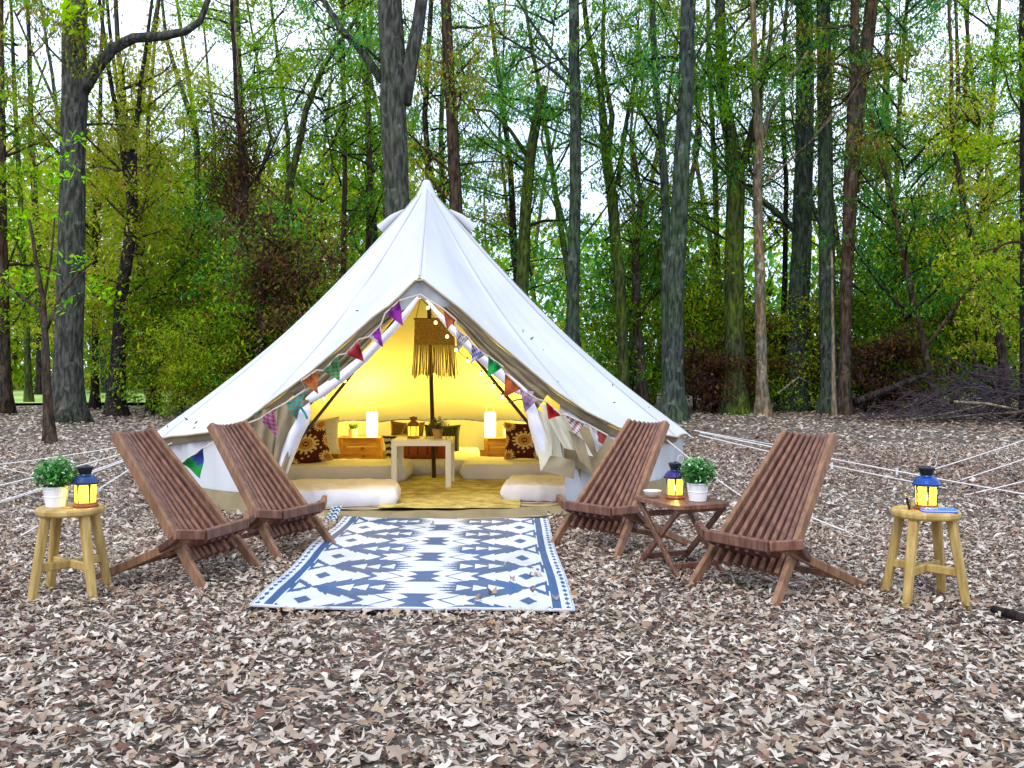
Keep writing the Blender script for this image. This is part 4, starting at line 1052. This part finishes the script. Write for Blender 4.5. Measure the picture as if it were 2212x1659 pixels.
# ================================================================== TREES
ZUP = 15.0
def crown_mesh(seed, nbr, zlo, zhi, rad, per, size, cols, bark_m, clus=.55, up=.5, squash=.45, thick=.035):
    r = np.random.default_rng(seed); rd = random.Random(seed); m = MB(); cl = []; cc = []
    for k in range(nbr):
        z0 = rd.uniform(zlo, zhi); a = rd.random()*2*pi; L_ = rad*rd.uniform(.45,1)*(1-.35*max(0,(z0-zlo)/(zhi-zlo)-.5)); upk = up*rd.uniform(.2,1.4)
        p = Vector((0,0,z0)); pts = [p.copy()]; n = 6; a2 = a
        for j in range(n):
            a2 += rd.gauss(0,.22); upk += rd.gauss(0,.15); st = L_/n
            p = p+Vector((cos(a2)*st, sin(a2)*st, upk*st)); pts.append(p.copy())
        rr_ = thick*(.5+L_/rad*.7); m.tube(pts, [rr_*(1-.8*j/n) for j in range(n+1)], 4, caps=False)
        hue = rd.random()
        for j in range(2, n+1):
            for q in range(2):
                d = Vector((rd.gauss(0,.35), rd.gauss(0,.35), rd.gauss(-.05,.25)))*clus*1.6; e = pts[j]+d
                m.tube([pts[j], (pts[j]+e)/2+Vector((0,0,.06)), e], [.008,.006,.004], 3, caps=False)
                cl.append(e); cc.append(hue)
    cl = np.array([tuple(c) for c in cl]); n = len(cl)*per; idx = np.repeat(np.arange(len(cl)), per)
    d = r.normal(size=(n,3)); d /= np.linalg.norm(d,axis=1)[:,None]; d *= (r.random(n)**.5)[:,None]
    cs = clus*(.5+.9*r.random(len(cl)))[idx][:,None]
    pos = cl[idx] + d*cs*np.array([1,1,squash])
    q = np.array([(0,-.5,0),(.27,-.05,.06),(0,.5,0),(-.27,-.05,.06)])
    a = r.random(n)*2*pi; t1 = r.normal(0,.7,n); t2 = r.normal(-.3,.7,n); s = size*(.6+.7*r.random(n))
    X = q[:,0][None]*s[:,None]; Y = q[:,1][None]*s[:,None]; Z = q[:,2][None]*s[:,None]+X*t1[:,None]+Y*t2[:,None]
    WX = X*np.cos(a)[:,None]-Y*np.sin(a)[:,None]+pos[:,0:1]; WY = X*np.sin(a)[:,None]+Y*np.cos(a)[:,None]+pos[:,1:2]
    LV = np.stack([WX,WY,Z+pos[:,2:3]],-1).reshape(-1,3)
    cols = np.array(cols); hid = (np.array(cc)[idx]*.7+r.random(n)*.3)*len(cols)*.999
    c = cols[hid.astype(int)]*(.7+.6*r.random(n))[:,None]
    BV = np.array(m.v); BF = [f for f in m.f]
    BFq = np.array(BF)
    V = np.concatenate([BV, LV]); F = np.concatenate([BFq, np.arange(n*4).reshape(n,4)+len(BV)])
    C = np.concatenate([np.full((len(BV),3),.1), np.repeat(c,4,0)]); mi = np.concatenate([np.ones(len(BFq),int), np.zeros(n,int)])
    return np_mesh('crown', V, F, [M['leaf'], bark_m], C, mi)
G1 = [(.12,.27,.03),(.19,.34,.035),(.28,.40,.04),(.09,.20,.035),(.16,.32,.055),(.24,.34,.025),(.34,.38,.045)]
G2 = [(.06,.20,.045),(.10,.28,.065),(.15,.32,.045),(.06,.23,.09),(.19,.34,.035),(.05,.15,.035)]
G3 = [(.44,.48,.07),(.36,.44,.05),(.50,.46,.13),(.26,.38,.04),(.42,.33,.09),(.30,.40,.04)]
GB = [(.11,.05,.03),(.14,.07,.035),(.07,.035,.03),(.16,.10,.04),(.05,.025,.025)]
GM = [(.20,.34,.04),(.32,.38,.05),(.36,.30,.06),(.15,.26,.04),(.30,.22,.06),(.24,.42,.04)]
CR = {
 'high1': crown_mesh(1, 22, 3.2, 12.5, 3.0, 40, .088, G2, M['bark_dark']), 'high2': crown_mesh(2, 20, 4, 13, 3.2, 40, .088, G1, M['bark_dark']),
 'high3': crown_mesh(3, 20, 3, 12.5, 2.8, 40, .088, GM, M['bark_brown']), 'high4': crown_mesh(4, 18, 5, 14, 3.4, 40, .09, G2, M['bark_dark']),
 'mid1': crown_mesh(5, 22, 1.6, 9, 2.2, 40, .085, G1, M['bark_brown'], up=.7), 'mid2': crown_mesh(6, 22, 1.2, 8, 2.0, 38, .085, G3, M['bark_brown'], up=.7),
 'mid3': crown_mesh(7, 22, 1.5, 10, 2.4, 38, .085, G2, M['bark_dark'], up=.8), 'mid4': crown_mesh(8, 22, 1.5, 7, 1.9, 38, .085, GM, M['bark_dark'], up=.6),
 'brown1': crown_mesh(9, 13, 2.5, 6.0, 1.5, 60, .08, GB, M['bark_dark'], squash=.9), 'shrub': crown_mesh(10, 20, .3, 2.6, 1.5, 46, .065, G1+GM+GB[:2], M['bark_dark'], up=.7, thick=.02),
 'shrubg': crown_mesh(12, 20, .3, 3.2, 1.6, 46, .068, G1+G2+G3[:2], M['bark_dark'], up=.7, thick=.02), 'shrubb': crown_mesh(13, 20, .1, 1.8, 1.3, 34, .10, GB, M['twigs'], up=.6, thick=.018),
}
def trunk_mb(m, pts, rads, n=14, flare=1.0):
    out_, rr_ = [], []
    for i in range(len(pts)-1):
        L_ = (pts[i+1]-pts[i]).length; k = max(2, int(L_/.5))
        for j in range(k):
            t = j/k; p = pts[i].lerp(pts[i+1], t); h = p.z
            p = p + Vector((.025*mnoise.noise(Vector((p.x,p.y,h*.7)))*2, .02*mnoise.noise(Vector((h*.6,p.x,4))), 0))
            r = rads[i]+(rads[i+1]-rads[i])*t
            if flare: r *= 1+.55*flare*math.exp(-h*3.2)
            out_.append(p); rr_.append(r)
    out_.append(pts[-1]); rr_.append(rads[-1])
    b0 = len(m.v); m.tube(out_, rr_, n)
    for i in range(b0, len(m.v)):
        k = (i-b0)//n; c = out_[min(k,len(out_)-1)]; d = Vector(m.v[i])-c; g_ = (i-b0) % n*2*pi/n
        h = c.z; s = 1+.07*mnoise.noise(Vector((cos(g_)*2, sin(g_)*2, h*.8)))+ (.16*math.exp(-max(0,h)*3)*sin(g_*4+1) if flare else 0)
        m.v[i] = tuple(c+d*s)
def limb(m, p, a, L_, r, up, rd, depth=0):
    n = 6; pts = [p.copy()]; a2 = a
    for j in range(n):
        a2 += rd.gauss(0,.18); up += rd.gauss(.03,.12); st = L_/n; p = p+Vector((cos(a2)*st, sin(a2)*st*.8, up*st)); pts.append(p.copy())
    m.tube(pts, [r*(1-.82*j/n) for j in range(n+1)], 6 if depth == 0 else 4, caps=False)
    if depth < 2:
        for q in range(3):
            j = rd.randrange(2,n); limb(m, pts[j], a2+rd.choice((-1,1))*rd.uniform(.4,1.1), L_*.5, r*.4, up+rd.uniform(0,.4), rd, depth+1)
def tree(label, path, Y, barkm, crown=None, cscale=1, limbs=(), forks=(), group=None, nl=4, name='tree', base=None, cz=0, lseed=0, crz=None):
    """path: [(u, v, width)] from base to top in picture units at depth Y"""
    pts = [P(u,v,Y) for u,v,w in path]; rads = [w/FP*Y/2 for u,v,w in path]
    d = (pts[-1]-pts[-2]).normalized(); top = pts[-1]
    if top.z < ZUP and name == 'tree' and path[-1][1] <= 20:
        k = (ZUP-top.z); pts.append(top+Vector((d.x/d.z*k*.6, 0, k))); rads.append(rads[-1]*.5)
    if pts[0].z > .0:
        b = pts[0]; s = (pts[1]-pts[0]); s = s/max(s.z,.1)
        pts.insert(0, Vector((b.x-s.x*b.z*.6, b.y, -.08))); rads.insert(0, rads[0]*1.05)
    else: pts[0].z = -.08
    base = Vector((pts[0].x, Y, 0))
    t = thing(name, label, 'tree', base, 0, group)
    rd = random.Random(int(abs(base.x*97+Y*31))+lseed); m = MB(); trunk_mb(m, [p-base for p in pts], rads)
    for fk in forks:
        fp = [P(u,v,Y)-base for u,v,w in fk]; fr = [w/FP*Y/2 for u,v,w in fk]
        dd = (fp[-1]-fp[-2]).normalized()
        if fk[-1][1] <= 20 and dd.z > .2 and fp[-1].z < 12: fp.append(fp[-1]+dd*3); fr.append(fr[-1]*.4)
        trunk_mb(m, fp, fr, 10, 0)
    for k in range(nl):
        i = rd.randrange(1, len(pts)); tt = rd.random(); p = pts[i-1].lerp(pts[i], tt)-base
        if p.z < 3: continue
        limb(m, p, rd.choice((0,pi))+rd.gauss(0,.6), rd.uniform(1.5,3.2), rads[i]*rd.uniform(.25,.45), rd.uniform(.3,1.2), rd)
    m.build('trunk', M[barkm], t, smooth=True)
    if crown:
        for c in ([crown] if isinstance(crown, str) else crown):
            o = link('crown', CR[c], t); mid = (P(path[-1][0], 200, Y)-base); o.location = (mid.x*.5, 0, cz)
            o.rotation_euler = (0,0,rd.random()*6.3 if crz is None else crz); o.scale = (cscale,cscale,1)
    return t

# --- the trees one can pick out in the photograph, left to right
tree('brown barked tree trunk at the left edge, beyond the big grey trunk', [(14,905,26),(8,700,22),(4,400,18),(0,10,14)], 23, 'bark_brown', 'mid1')
tree('big grey tree at the left with one thick limb arching to the right', [(147,917,64),(147,830,60),(152,600,56),(157,350,52),(160,200,54),(160,90,50),(166,0,46)], 19.5, 'bark_grey', 'high3', .55,
     forks=[[(170,205,30),(205,150,27),(245,105,24),(290,82,22),(350,78,20),(400,68,17),(432,45,14),(450,-5,12)]], nl=0, cz=2)
tree('thin forked sapling standing in front of the big grey trunk', [(108,958,21),(103,860,18),(98,760,17),(96,720,14),(92,650,10),(75,560,8),(62,470,6)], 14.2, 'bark_brown', None,
     forks=[[(97,740,9),(85,670,7),(40,640,6),(5,600,5)],[(97,720,8),(130,640,6),(170,590,5),(210,560,3)],[(93,650,6),(110,560,5),(118,470,3)]], nl=0, name='sapling')
tree('slim dark tree just right of the big grey trunk', [(205,888,17),(206,700,14),(205,500,12),(215,300,9),(222,60,7),(225,0,6)], 26, 'bark_dark', 'mid2')
tree('dark stump like trunk with rough bark, left of the tent', [(252,905,40),(250,870,36),(262,640,26),(285,470,24),(285,330,22)], 22, 'bark_dark', 'mid2', 1, forks=[[(285,470,15),(262,300,12),(235,150,9),(215,0,7)],[(285,330,12),(305,170,9),(330,0,6)]], nl=2, cz=1)
tree('brown double trunk rising in the thicket left of the tent', [(332,895,22),(322,700,20),(300,560,18),(290,400,16),(268,250,13),(250,5,9)], 24, 'bark_brown', 'mid2', .8, forks=[[(300,560,12),(318,420,10),(320,250,8),(345,0,6)]], cz=1.5)
tree('slender grey tree in the thicket left of the leaf fall', [(440,880,16),(430,600,15),(425,300,13),(390,180,11),(360,90,8),(350,0,6)], 27, 'bark_teal', 'mid1')
tree('thin pale tree above the left chairs', [(520,850,15),(515,500,14),(520,300,12),(505,0,8)], 26, 'bark_pale', 'high2', .8)
tree('mossy leaning tree, bending right towards the top, left of the tent', [(610,830,18),(612,560,17),(625,400,16),(660,240,14),(700,140,12),(770,40,9),(790,0,8)], 24, 'bark_moss', 'high2', .8)
tree('dark broken snag wrapped in rusty leaves', [(562,830,20),(565,640,18),(585,560,22),(600,520,14),(640,462,7)], 21, 'bark_dark', 'brown1', 1.0, nl=0, name='dead_tree', cz=-1.2)
tree('dark tree hung with maroon leaves over the left slope of the tent', [(532,840,16),(528,500,15),(530,380,16),(512,250,9),(500,10,7)], 22.5, 'bark_dark', 'brown1', .6, cz=1.5)
tree('slim tree between the snag and the great forked trunk', [(735,800,13),(742,560,12),(745,300,10),(740,0,8)], 28, 'bark_brown', 'high2')
tree('great dark forked trunk directly behind the tent, left of its peak', [(868,860,62),(862,600,56),(858,430,54),(850,250,56),(846,100,54),(842,0,52)], 17, 'bark_grey', 'high1', .6,
     forks=[[(872,225,34),(885,130,32),(903,50,28),(912,-5,26)],[(826,175,20),(780,110,17),(735,60,14),(700,0,11)]], nl=1, cz=3)
tree('narrow dark tree just above the peak of the tent', [(930,700,14),(926,420,13),(918,250,12),(926,100,11),(932,0,10)], 24, 'bark_dark', 'high4', .7)
tree('straight brown tree just right of the tent peak', [(992,800,34),(985,430,28),(975,250,25),(966,100,24),(963,0,22)], 21, 'bark_brown', 'high3', .6, nl=2, cz=1.5)
tree('leaning dark tree ending in a leafy knot, right of the tent peak', [(1122,800,30),(1128,600,28),(1135,450,25),(1150,300,22),(1168,205,18),(1176,185,10)], 22, 'bark_moss', 'high1', .7, nl=2, forks=[[(1140,340,10),(1100,280,8),(1060,240,6),(1010,235,4)]])
tree('straight grey teal tree with a slight kink, behind the right slope of the tent', [(1238,840,30),(1238,600,27),(1243,400,25),(1242,200,24),(1240,0,22)], 20.5, 'bark_teal', 'high2', .55, nl=2, cz=2.5)
tree('forked tree with bluish limbs, right of the grey teal tree', [(1350,860,22),(1340,640,24),(1322,420,24),(1310,340,22),(1295,190,14),(1270,60,12),(1262,0,10)], 23, 'bark_moss', 'high2', .7, forks=[[(1310,340,16),(1322,250,12),(1302,160,10),(1305,0,8)],[(1335,400,12),(1345,300,9),(1370,180,7),(1385,60,5)]], nl=2)
tree('slim dark tree curving up from the right slope of the tent', [(1388,850,24),(1375,700,20),(1372,560,17),(1385,430,11),(1368,330,10)], 24, 'bark_brown', 'mid3', .7, nl=2)
tree('slim teal tree swaying left of the tall grey tree', [(1440,870,20),(1436,640,18),(1438,450,17),(1428,300,15),(1414,150,14),(1408,0,13)], 22, 'bark_teal', 'high4', .7)
tree('tall grey tree at the right corner of the tent', [(1455,905,48),(1455,800,42),(1458,600,40),(1470,400,36),(1480,200,33),(1488,0,31)], 19.6, 'bark_teal', 'high1', .55, nl=2, cz=3)
tree('thick mossy ivy clad tree in the middle of the right side', [(1590,888,52),(1588,760,44),(1585,560,42),(1590,400,40),(1578,300,32),(1560,200,26),(1555,0,22)], 23, 'bark_moss', 'high2', .9, forks=[[(1592,400,20),(1618,300,15),(1640,210,12),(1665,80,9),(1670,0,8)]], nl=3)
tree('pale tan slender tree standing before the mossy tree', [(1649,898,27),(1645,800,24),(1641,600,23),(1636,400,20),(1638,300,22),(1630,160,15),(1626,0,12)], 22.5, 'bark_pale', 'high4', .7, forks=[[(1640,310,14),(1665,240,10),(1710,170,8),(1745,110,5)]])
tree('stout dark teal tree with a leaning base on the right', [(1716,850,54),(1722,750,48),(1728,600,44),(1735,400,40),(1740,200,38),(1738,0,34)], 24.5, 'bark_teal', 'high1', .8, nl=3, cz=2)
tree('dark straight tree, left one of the close pair on the right', [(1793,893,38),(1788,700,36),(1785,500,34),(1782,300,31),(1778,0,28)], 23, 'bark_teal', 'high4', .7, nl=2, cz=2)
tree('pale brown forked tree, right one of the close pair', [(1822,898,30),(1826,760,24),(1830,560,26),(1840,350,32),(1850,220,38),(1870,120,28),(1885,0,26)], 22.3, 'bark_brown', 'high3', .7, forks=[[(1850,230,24),(1845,120,20),(1848,0,18)]], nl=2, cz=2)
tree('very thin pale sapling beside the close pair of trees', [(1802,893,10),(1800,780,8),(1798,640,6),(1796,540,4)], 22, 'bark_pale', None, nl=0, name='sapling')
tree('thin dark tree leaning left at the right side', [(2028,898,14),(2010,820,14),(1985,700,14),(1950,560,13),(1930,440,11),(1900,330,9),(1880,240,7)], 22.2, 'bark_brown', 'mid3', .8, forks=[[(1940,490,7),(1975,420,6),(2010,380,4)]], nl=1)
tree('dark curved tree bending left near the right edge', [(2170,850,20),(2165,760,20),(2140,640,18),(2110,560,14),(2080,440,12),(2060,300,9),(2050,0,6)], 21.5, 'bark_brown', 'mid2', .9, forks=[[(2120,600,9),(2160,520,8),(2212,470,6)],[(2000,750,6),(2060,670,9),(2120,590,8),(2212,540,7)]], nl=1)
tree('dark trunk cut by the right edge of the view', [(2222,905,34),(2220,600,30),(2218,320,28),(2216,0,26)], 19.4, 'bark_dark', 'mid1', .8, nl=1)
tree('slim upright tree between the leaning one and the curved one', [(2060,860,13),(2058,640,12),(2062,400,10),(2070,200,8),(2065,0,6)], 25, 'bark_brown', 'mid1', .9)
tree('slender mossy tree left of the thick ivy clad tree', [(1560,860,16),(1552,640,14),(1545,400,12),(1535,200,10),(1528,0,8)], 27, 'bark_moss', 'high2', .8)
tree('slender dark tree between the teal stout tree and the pale tree', [(1690,840,13),(1695,600,12),(1698,400,10),(1690,200,9),(1700,0,7)], 28, 'bark_dark', 'high4', .8)
tree('brown tree behind the left side of the great forked trunk', [(800,800,14),(795,560,13),(800,350,11),(790,150,9),(785,0,8)], 29, 'bark_brown', 'high2', .9)
tree('slim tree in the gap right of the close pair', [(1925,860,14),(1930,600,13),(1935,420,12),(1945,200,9),(1960,0,7)], 28, 'bark_moss', 'high4', .9)
tree('slender green barked tree near the upper right corner', [(2130,850,14),(2125,600,13),(2135,350,11),(2150,150,9),(2160,0,7)], 29, 'bark_moss', 'high2', 1)

LM = [(-60,'left edge of the view'),(14,'left edge trunk'),(147,'big grey tree'),(205,'slim dark tree'),(262,'rough stump trunk'),(322,'brown double trunk'),(430,'slender grey tree'),(520,'thin pale tree'),(575,'dark snag'),(625,'mossy leaning tree'),(742,'slim tree'),(855,'great forked trunk'),(926,'tent peak'),(980,'straight brown tree'),(1135,'leafy knot tree'),(1240,'grey teal tree'),(1330,'forked bluish tree'),(1378,'curving slim tree'),(1436,'slim teal tree'),(1460,'tall grey tree'),(1555,'slender mossy tree'),(1588,'ivy clad tree'),(1643,'pale tan tree'),(1725,'stout teal tree'),(1786,'dark straight tree'),(1828,'forked brown tree'),(1932,'slim lone tree'),(1990,'left leaning tree'),(2060,'slim upright tree'),(2125,'curved tree'),(2215,'right edge trunk'),(2300,'right edge of the view')]
def near(u, what):
    for i in range(len(LM)-1):
        if LM[i][0] <= u < LM[i+1][0]: return ('%s between the %s and the %s' % (what, LM[i][1], LM[i+1][1])).replace('thin grey green background','greyish background').replace('grey teal tree','grey teal one').replace(' the left edge of the view',' the left edge').replace('the right edge of the view','beyond')
    return '%s beyond the %s' % (what, LM[0][1] if u < 0 else LM[-1][1])
def near_leaves(parent, pts, Y, n, spread, size, cols, seed):
    base = parent.location; cs = np.array([tuple(P(u,v,Y)-base) for u,v in pts])
    def f(r, N):
        c = cs[r.integers(0,len(cs),N)]; return c + r.normal(0,1,(N,3))*np.array([spread,spread,spread*.6])
    link('crown', leaf_cloud('crown', n, f, size, cols, seed, .7, M['leaf']), parent)
sap = [o for o in COL.objects if o.get('label','').startswith('thin forked sapling')][0]
near_leaves(sap, [(150,375),(135,330),(125,385),(165,300),(120,340),(60,470),(40,520),(110,470),(150,570),(170,560),(205,600),(225,640),(215,620),(150,655),(95,590),(20,590),(60,620)], 14.2, 260, .10, .085, [(.22,.55,.04),(.34,.60,.06),(.16,.42,.04)], 5)
big = [o for o in COL.objects if o.get('label','').startswith('big grey tree')][0]
near_leaves(big, [(150,15),(165,45),(200,22),(215,30),(140,60),(130,20)], 18.5, 90, .16, .14, [(.40,.55,.05),(.28,.50,.05)], 6)
# --- more woods behind: things of one look share a group
rd = random.Random(21)
regs = [('slender background tree in the woods left of the tent', -15, -5.2, 'mid', 9), ('slender background tree in the woods behind the tent', -5.2, 3.0, 'high', 6), ('slender background tree in the woods right of the tent', 3.0, 17, 'high', 9)]
for lab, x0, x1, kd, n in regs:
    for k in range(n):
        Y = rd.uniform(27,40); x = (x0+(x1-x0)*(k+rd.random())/n)*Y/28; u = 1106+x/Y*FP; w = rd.uniform(9,19)
        s = rd.gauss(0,60); b_ = rd.gauss(0,22); pth = [(u,870,w),(u+s*.3+b_,600,w*.85),(u+s*.6-b_*.6,300,w*.65),(u+s,0,w*.4)]
        c = rd.choice(('high1','high2','high3','high4','mid3') if kd == 'high' else ('mid1','mid2','mid3','high2','mid4'))
        bk_ = rd.choice(('bark_brown','bark_dark','bark_moss','bark_teal','bark_moss'))
        if x/Y < -.45 or x/Y > .45: grp = lab+'s'
        else: grp = lab+'s'
        tree(near(u, {'bark_brown':'thin brown','bark_dark':'thin dark','bark_moss':'thin mossy','bark_teal':'thin grey green'}[bk_]+' background tree'), pth, Y, bk_, c, rd.uniform(.9,1.25), group=grp, nl=5, lseed=k, cz=rd.uniform(-.5,1.5))
# shrubs along the edge of the woods
def shrub(label, u, v, kind, sc, group, Y=None):
    p = G(u, v) if Y is None else Vector((P(u,800,Y).x, Y, 0))
    t = thing('shrub', label, 'shrub', (p.x,p.y,0), 0, group); o = link('foliage', CR[kind], t); o.rotation_euler = (0,0,rd.random()*6.3); o.scale = (sc,sc,sc*rd.uniform(.85,1.15))
    m = MB()
    for k in range(3): m.tube([(0,0,-.05),(.1*cos(k*2.1)*sc,.1*sin(k*2.1)*sc,.8*sc),(.25*cos(k*2.1)*sc,.25*sin(k*2.1)*sc,1.8*sc)], [.025*sc,.018*sc,.008*sc], 5)
    m.build('stem', M['bark_dark'], t)
for k, (u, Y, kd, sc) in enumerate([(330,22.5,'shrub',1.2),(385,24,'shrubg',1.4),(440,21.5,'shrub',1.0),(560,21.5,'shrubg',1.1),(620,22.5,'shrub',1.4),(470,26,'shrubg',1.4),(590,26,'shrubg',1.4),(395,20.5,'shrub',.6)]):
    shrub(near(u, 'rusty bush' if kd == 'shrubb' else 'nearer bush' if Y < 22 else 'leafy bush' if Y < 24.5 else 'farther bush'), u, 0, kd, sc, 'bushes in the thicket left of the tent', Y)
for k, (u, Y, kd, sc) in enumerate([(1500,25,'shrub',1.1),(1545,27,'shrubg',1.2),(1620,26,'shrubb',1.3),(1680,24.5,'shrub',1.0),(1760,26,'shrub',1.1),(1870,24,'shrubg',.9),(1930,25,'shrubg',1.4),(1990,26,'shrubg',1.6),(2060,27,'shrubg',1.5),(1900,23.2,'shrubb',.9),(2150,24,'shrub',1.3),(1540,23.5,'shrubb',.8),(1440,26,'shrubg',1.3),(1360,25,'shrubg',1.4)]):
    shrub(near(u, 'low rusty bush' if kd == 'shrubb' else 'low green bush'), u, 0, kd, sc, 'bushes at the foot of the trees on the right', Y)
# brush pile and fallen logs on the right
t = thing('brush_pile', 'tangled dark brush pile of dead branches at the right edge of the clearing', 'brush pile', (P(2160,880,19.5).x,19.8,0))
m = MB(); rd = random.Random(8)
for k in range(420):
    a = rd.random()*pi*2; L_ = rd.uniform(.5,1.9); c = Vector((rd.gauss(0,1.2), rd.gauss(0,.6), 0)); h = max(.04, 1.15*math.exp(-(c.x/1.5)**2)*rd.random()); c.z = h
    d = Vector((cos(a), sin(a)*.5, rd.gauss(.15,.35)))*L_/2; p0, p1 = c-d, c+d; p0.z = max(.02,p0.z); p1.z = max(.02,p1.z)
    m.tube([p0, c+Vector((rd.gauss(0,.08),0,rd.gauss(.03,.08))), p1], [.011,.009,.004], 4, caps=False)
tag(m.build('twigs', M['twigs'], t), kind='stuff')
for q in (((-1.6,-.5,.1),(.2,-.6,.25),(1.8,-.5,.65)), ((-2.0,-.4,.05),(-1.0,-.5,.25),(0,-.5,.5)), ((-.6,-.7,.9),(.6,-.5,.5),(1.6,-.6,.2)), ((-1.1,-.2,1.4),(-.4,-.3,.9),(.5,-.3,.4))):
    m = MB(); m.tube([Vector(v) for v in q], [.03,.025,.012], 6); m.build('branch', M['bark_pale'] if q[0][0] < -1.5 else M['bark_dark'], t, smooth=True)
def log(label, a, b_, r, Y0, Y1, bk='bark_dark', mid=None):
    p0, p1 = P(*a, Y0), P(*b_, Y1); m = MB(); c = (p0+p1)/2; pts = [p0-c]
    if mid: pts.append(P(*mid,(Y0+Y1)/2)-c)
    pts.append(p1-c); m.tube(pts, [r]*(len(pts)-1)+[r*.5], 8); o = m.build('fallen_log', M[bk], None, c, True); tag(o, label, 'log', 'fallen logs and limbs under the trees')
log('dark fallen log slanting up behind the close pair of trees', (1850,868), (2010,805), .10, 21.5, 22)
log('dark fallen limb lying left of the brush pile', (1990,870), (2150,800), .07, 21, 22, 'bark_dark')
log('curved pale limb arching between the right trees', (1680,850), (1760,832), .022, 22, 22.5, 'bark_pale', (1725,815))
log('bleached thin limb lying before the brush pile', (2060,868), (2200,885), .03, 18.2, 18, 'bark_pale', (2130,872))
log('bleached stick propped among the undergrowth', (1940,888), (1990,862), .02, 21, 21.5, 'bark_pale')
# distant woods: one mass
def distant(seed, n, x0, x1, Y0, Y1, zhi, size, cols, name, label, gapf=None):
    r = np.random.default_rng(seed); nc = n//60
    Y = r.uniform(Y0,Y1,nc); X = r.uniform(x0,x1,nc)*Y/50; Z = zhi*r.random(nc)**1.25*(Y/50)
    idx = np.repeat(np.arange(nc), 60); N = len(idx); d = r.normal(size=(N,3))*np.array([1.3,1.3,.75])
    pos = np.stack([X[idx],Y[idx],Z[idx]],-1)+d; pos[:,2] = np.abs(pos[:,2])
    q = np.array([(0,-.5,0),(.35,-.05,.06),(0,.5,0),(-.35,-.05,.06)]); a = r.random(N)*2*pi; s = size*(.6+.8*r.random(N)); t1 = r.normal(0,.9,N); t2 = r.normal(0,.9,N)
    XX = q[:,0][None]*s[:,None]; YY = q[:,1][None]*s[:,None]; ZZ = XX*t1[:,None]+YY*t2[:,None]
    LV = np.stack([XX*np.cos(a)[:,None]-YY*np.sin(a)[:,None]+pos[:,0:1], XX*np.sin(a)[:,None]+YY*np.cos(a)[:,None]+pos[:,1:2], ZZ+pos[:,2:3]],-1).reshape(-1,3)
    cols = np.array(cols); ch_ = r.integers(0,len(cols),nc)[idx]; c = cols[ch_]*(.65+.7*r.random(N))[:,None]
    m = MB(); rr2 = random.Random(seed)
    for k in range(int(34*(x1-x0)/60)):
        y = rr2.uniform(Y0-4,Y1-8); x = rr2.uniform(x0,x1)*y/50; w = rr2.uniform(.07,.17); m.tube([(x,y,-.1),(x+rr2.gauss(0,.6),y,6),(x+rr2.gauss(0,1.2),y,11),(x+rr2.gauss(0,2),y,17)], [w,w*.8,w*.6,w*.3], 5, caps=False)
    BV = np.array(m.v); BF = np.array(m.f)
    me = np_mesh(name, np.concatenate([BV,LV]), np.concatenate([BF, np.arange(N*4).reshape(N,4)+len(BV)]), [M['leaf'],M['bark_brown']], np.concatenate([np.full((len(BV),3),.1), np.repeat(c,4,0)]), np.concatenate([np.ones(len(BF),int), np.zeros(N,int)]))
    tag(link(name, me), label, kind='stuff')
distant(31, 60000, -34, -4, 44, 60, 12, .27, G1+G3, 'distant_woods', 'distant green woods beyond the meadow on the left')
distant(32, 56000, -6, 34, 44, 62, 8.0, .26, G1+G2, 'distant_woods', 'distant green woods behind the tent and to the right')

# labels that would still be shared get their side
from collections import defaultdict
dd_ = defaultdict(list)
for o in COL.objects:
    if o.get('category') in ('tree','shrub','leaf') and o.parent is None: dd_[o['label']].append(o)
for lab, os_ in dd_.items():
    if len(os_) > 1:
        os_.sort(key=lambda o: o.location.x/max(o.location.y,.1))
        nm = ['left hand','right hand'] if len(os_) == 2 else ['leftmost','middle','rightmost'] if len(os_) == 3 else None
        if nm:
            for o, q in zip(os_, nm): o['label'] = q+' '+lab
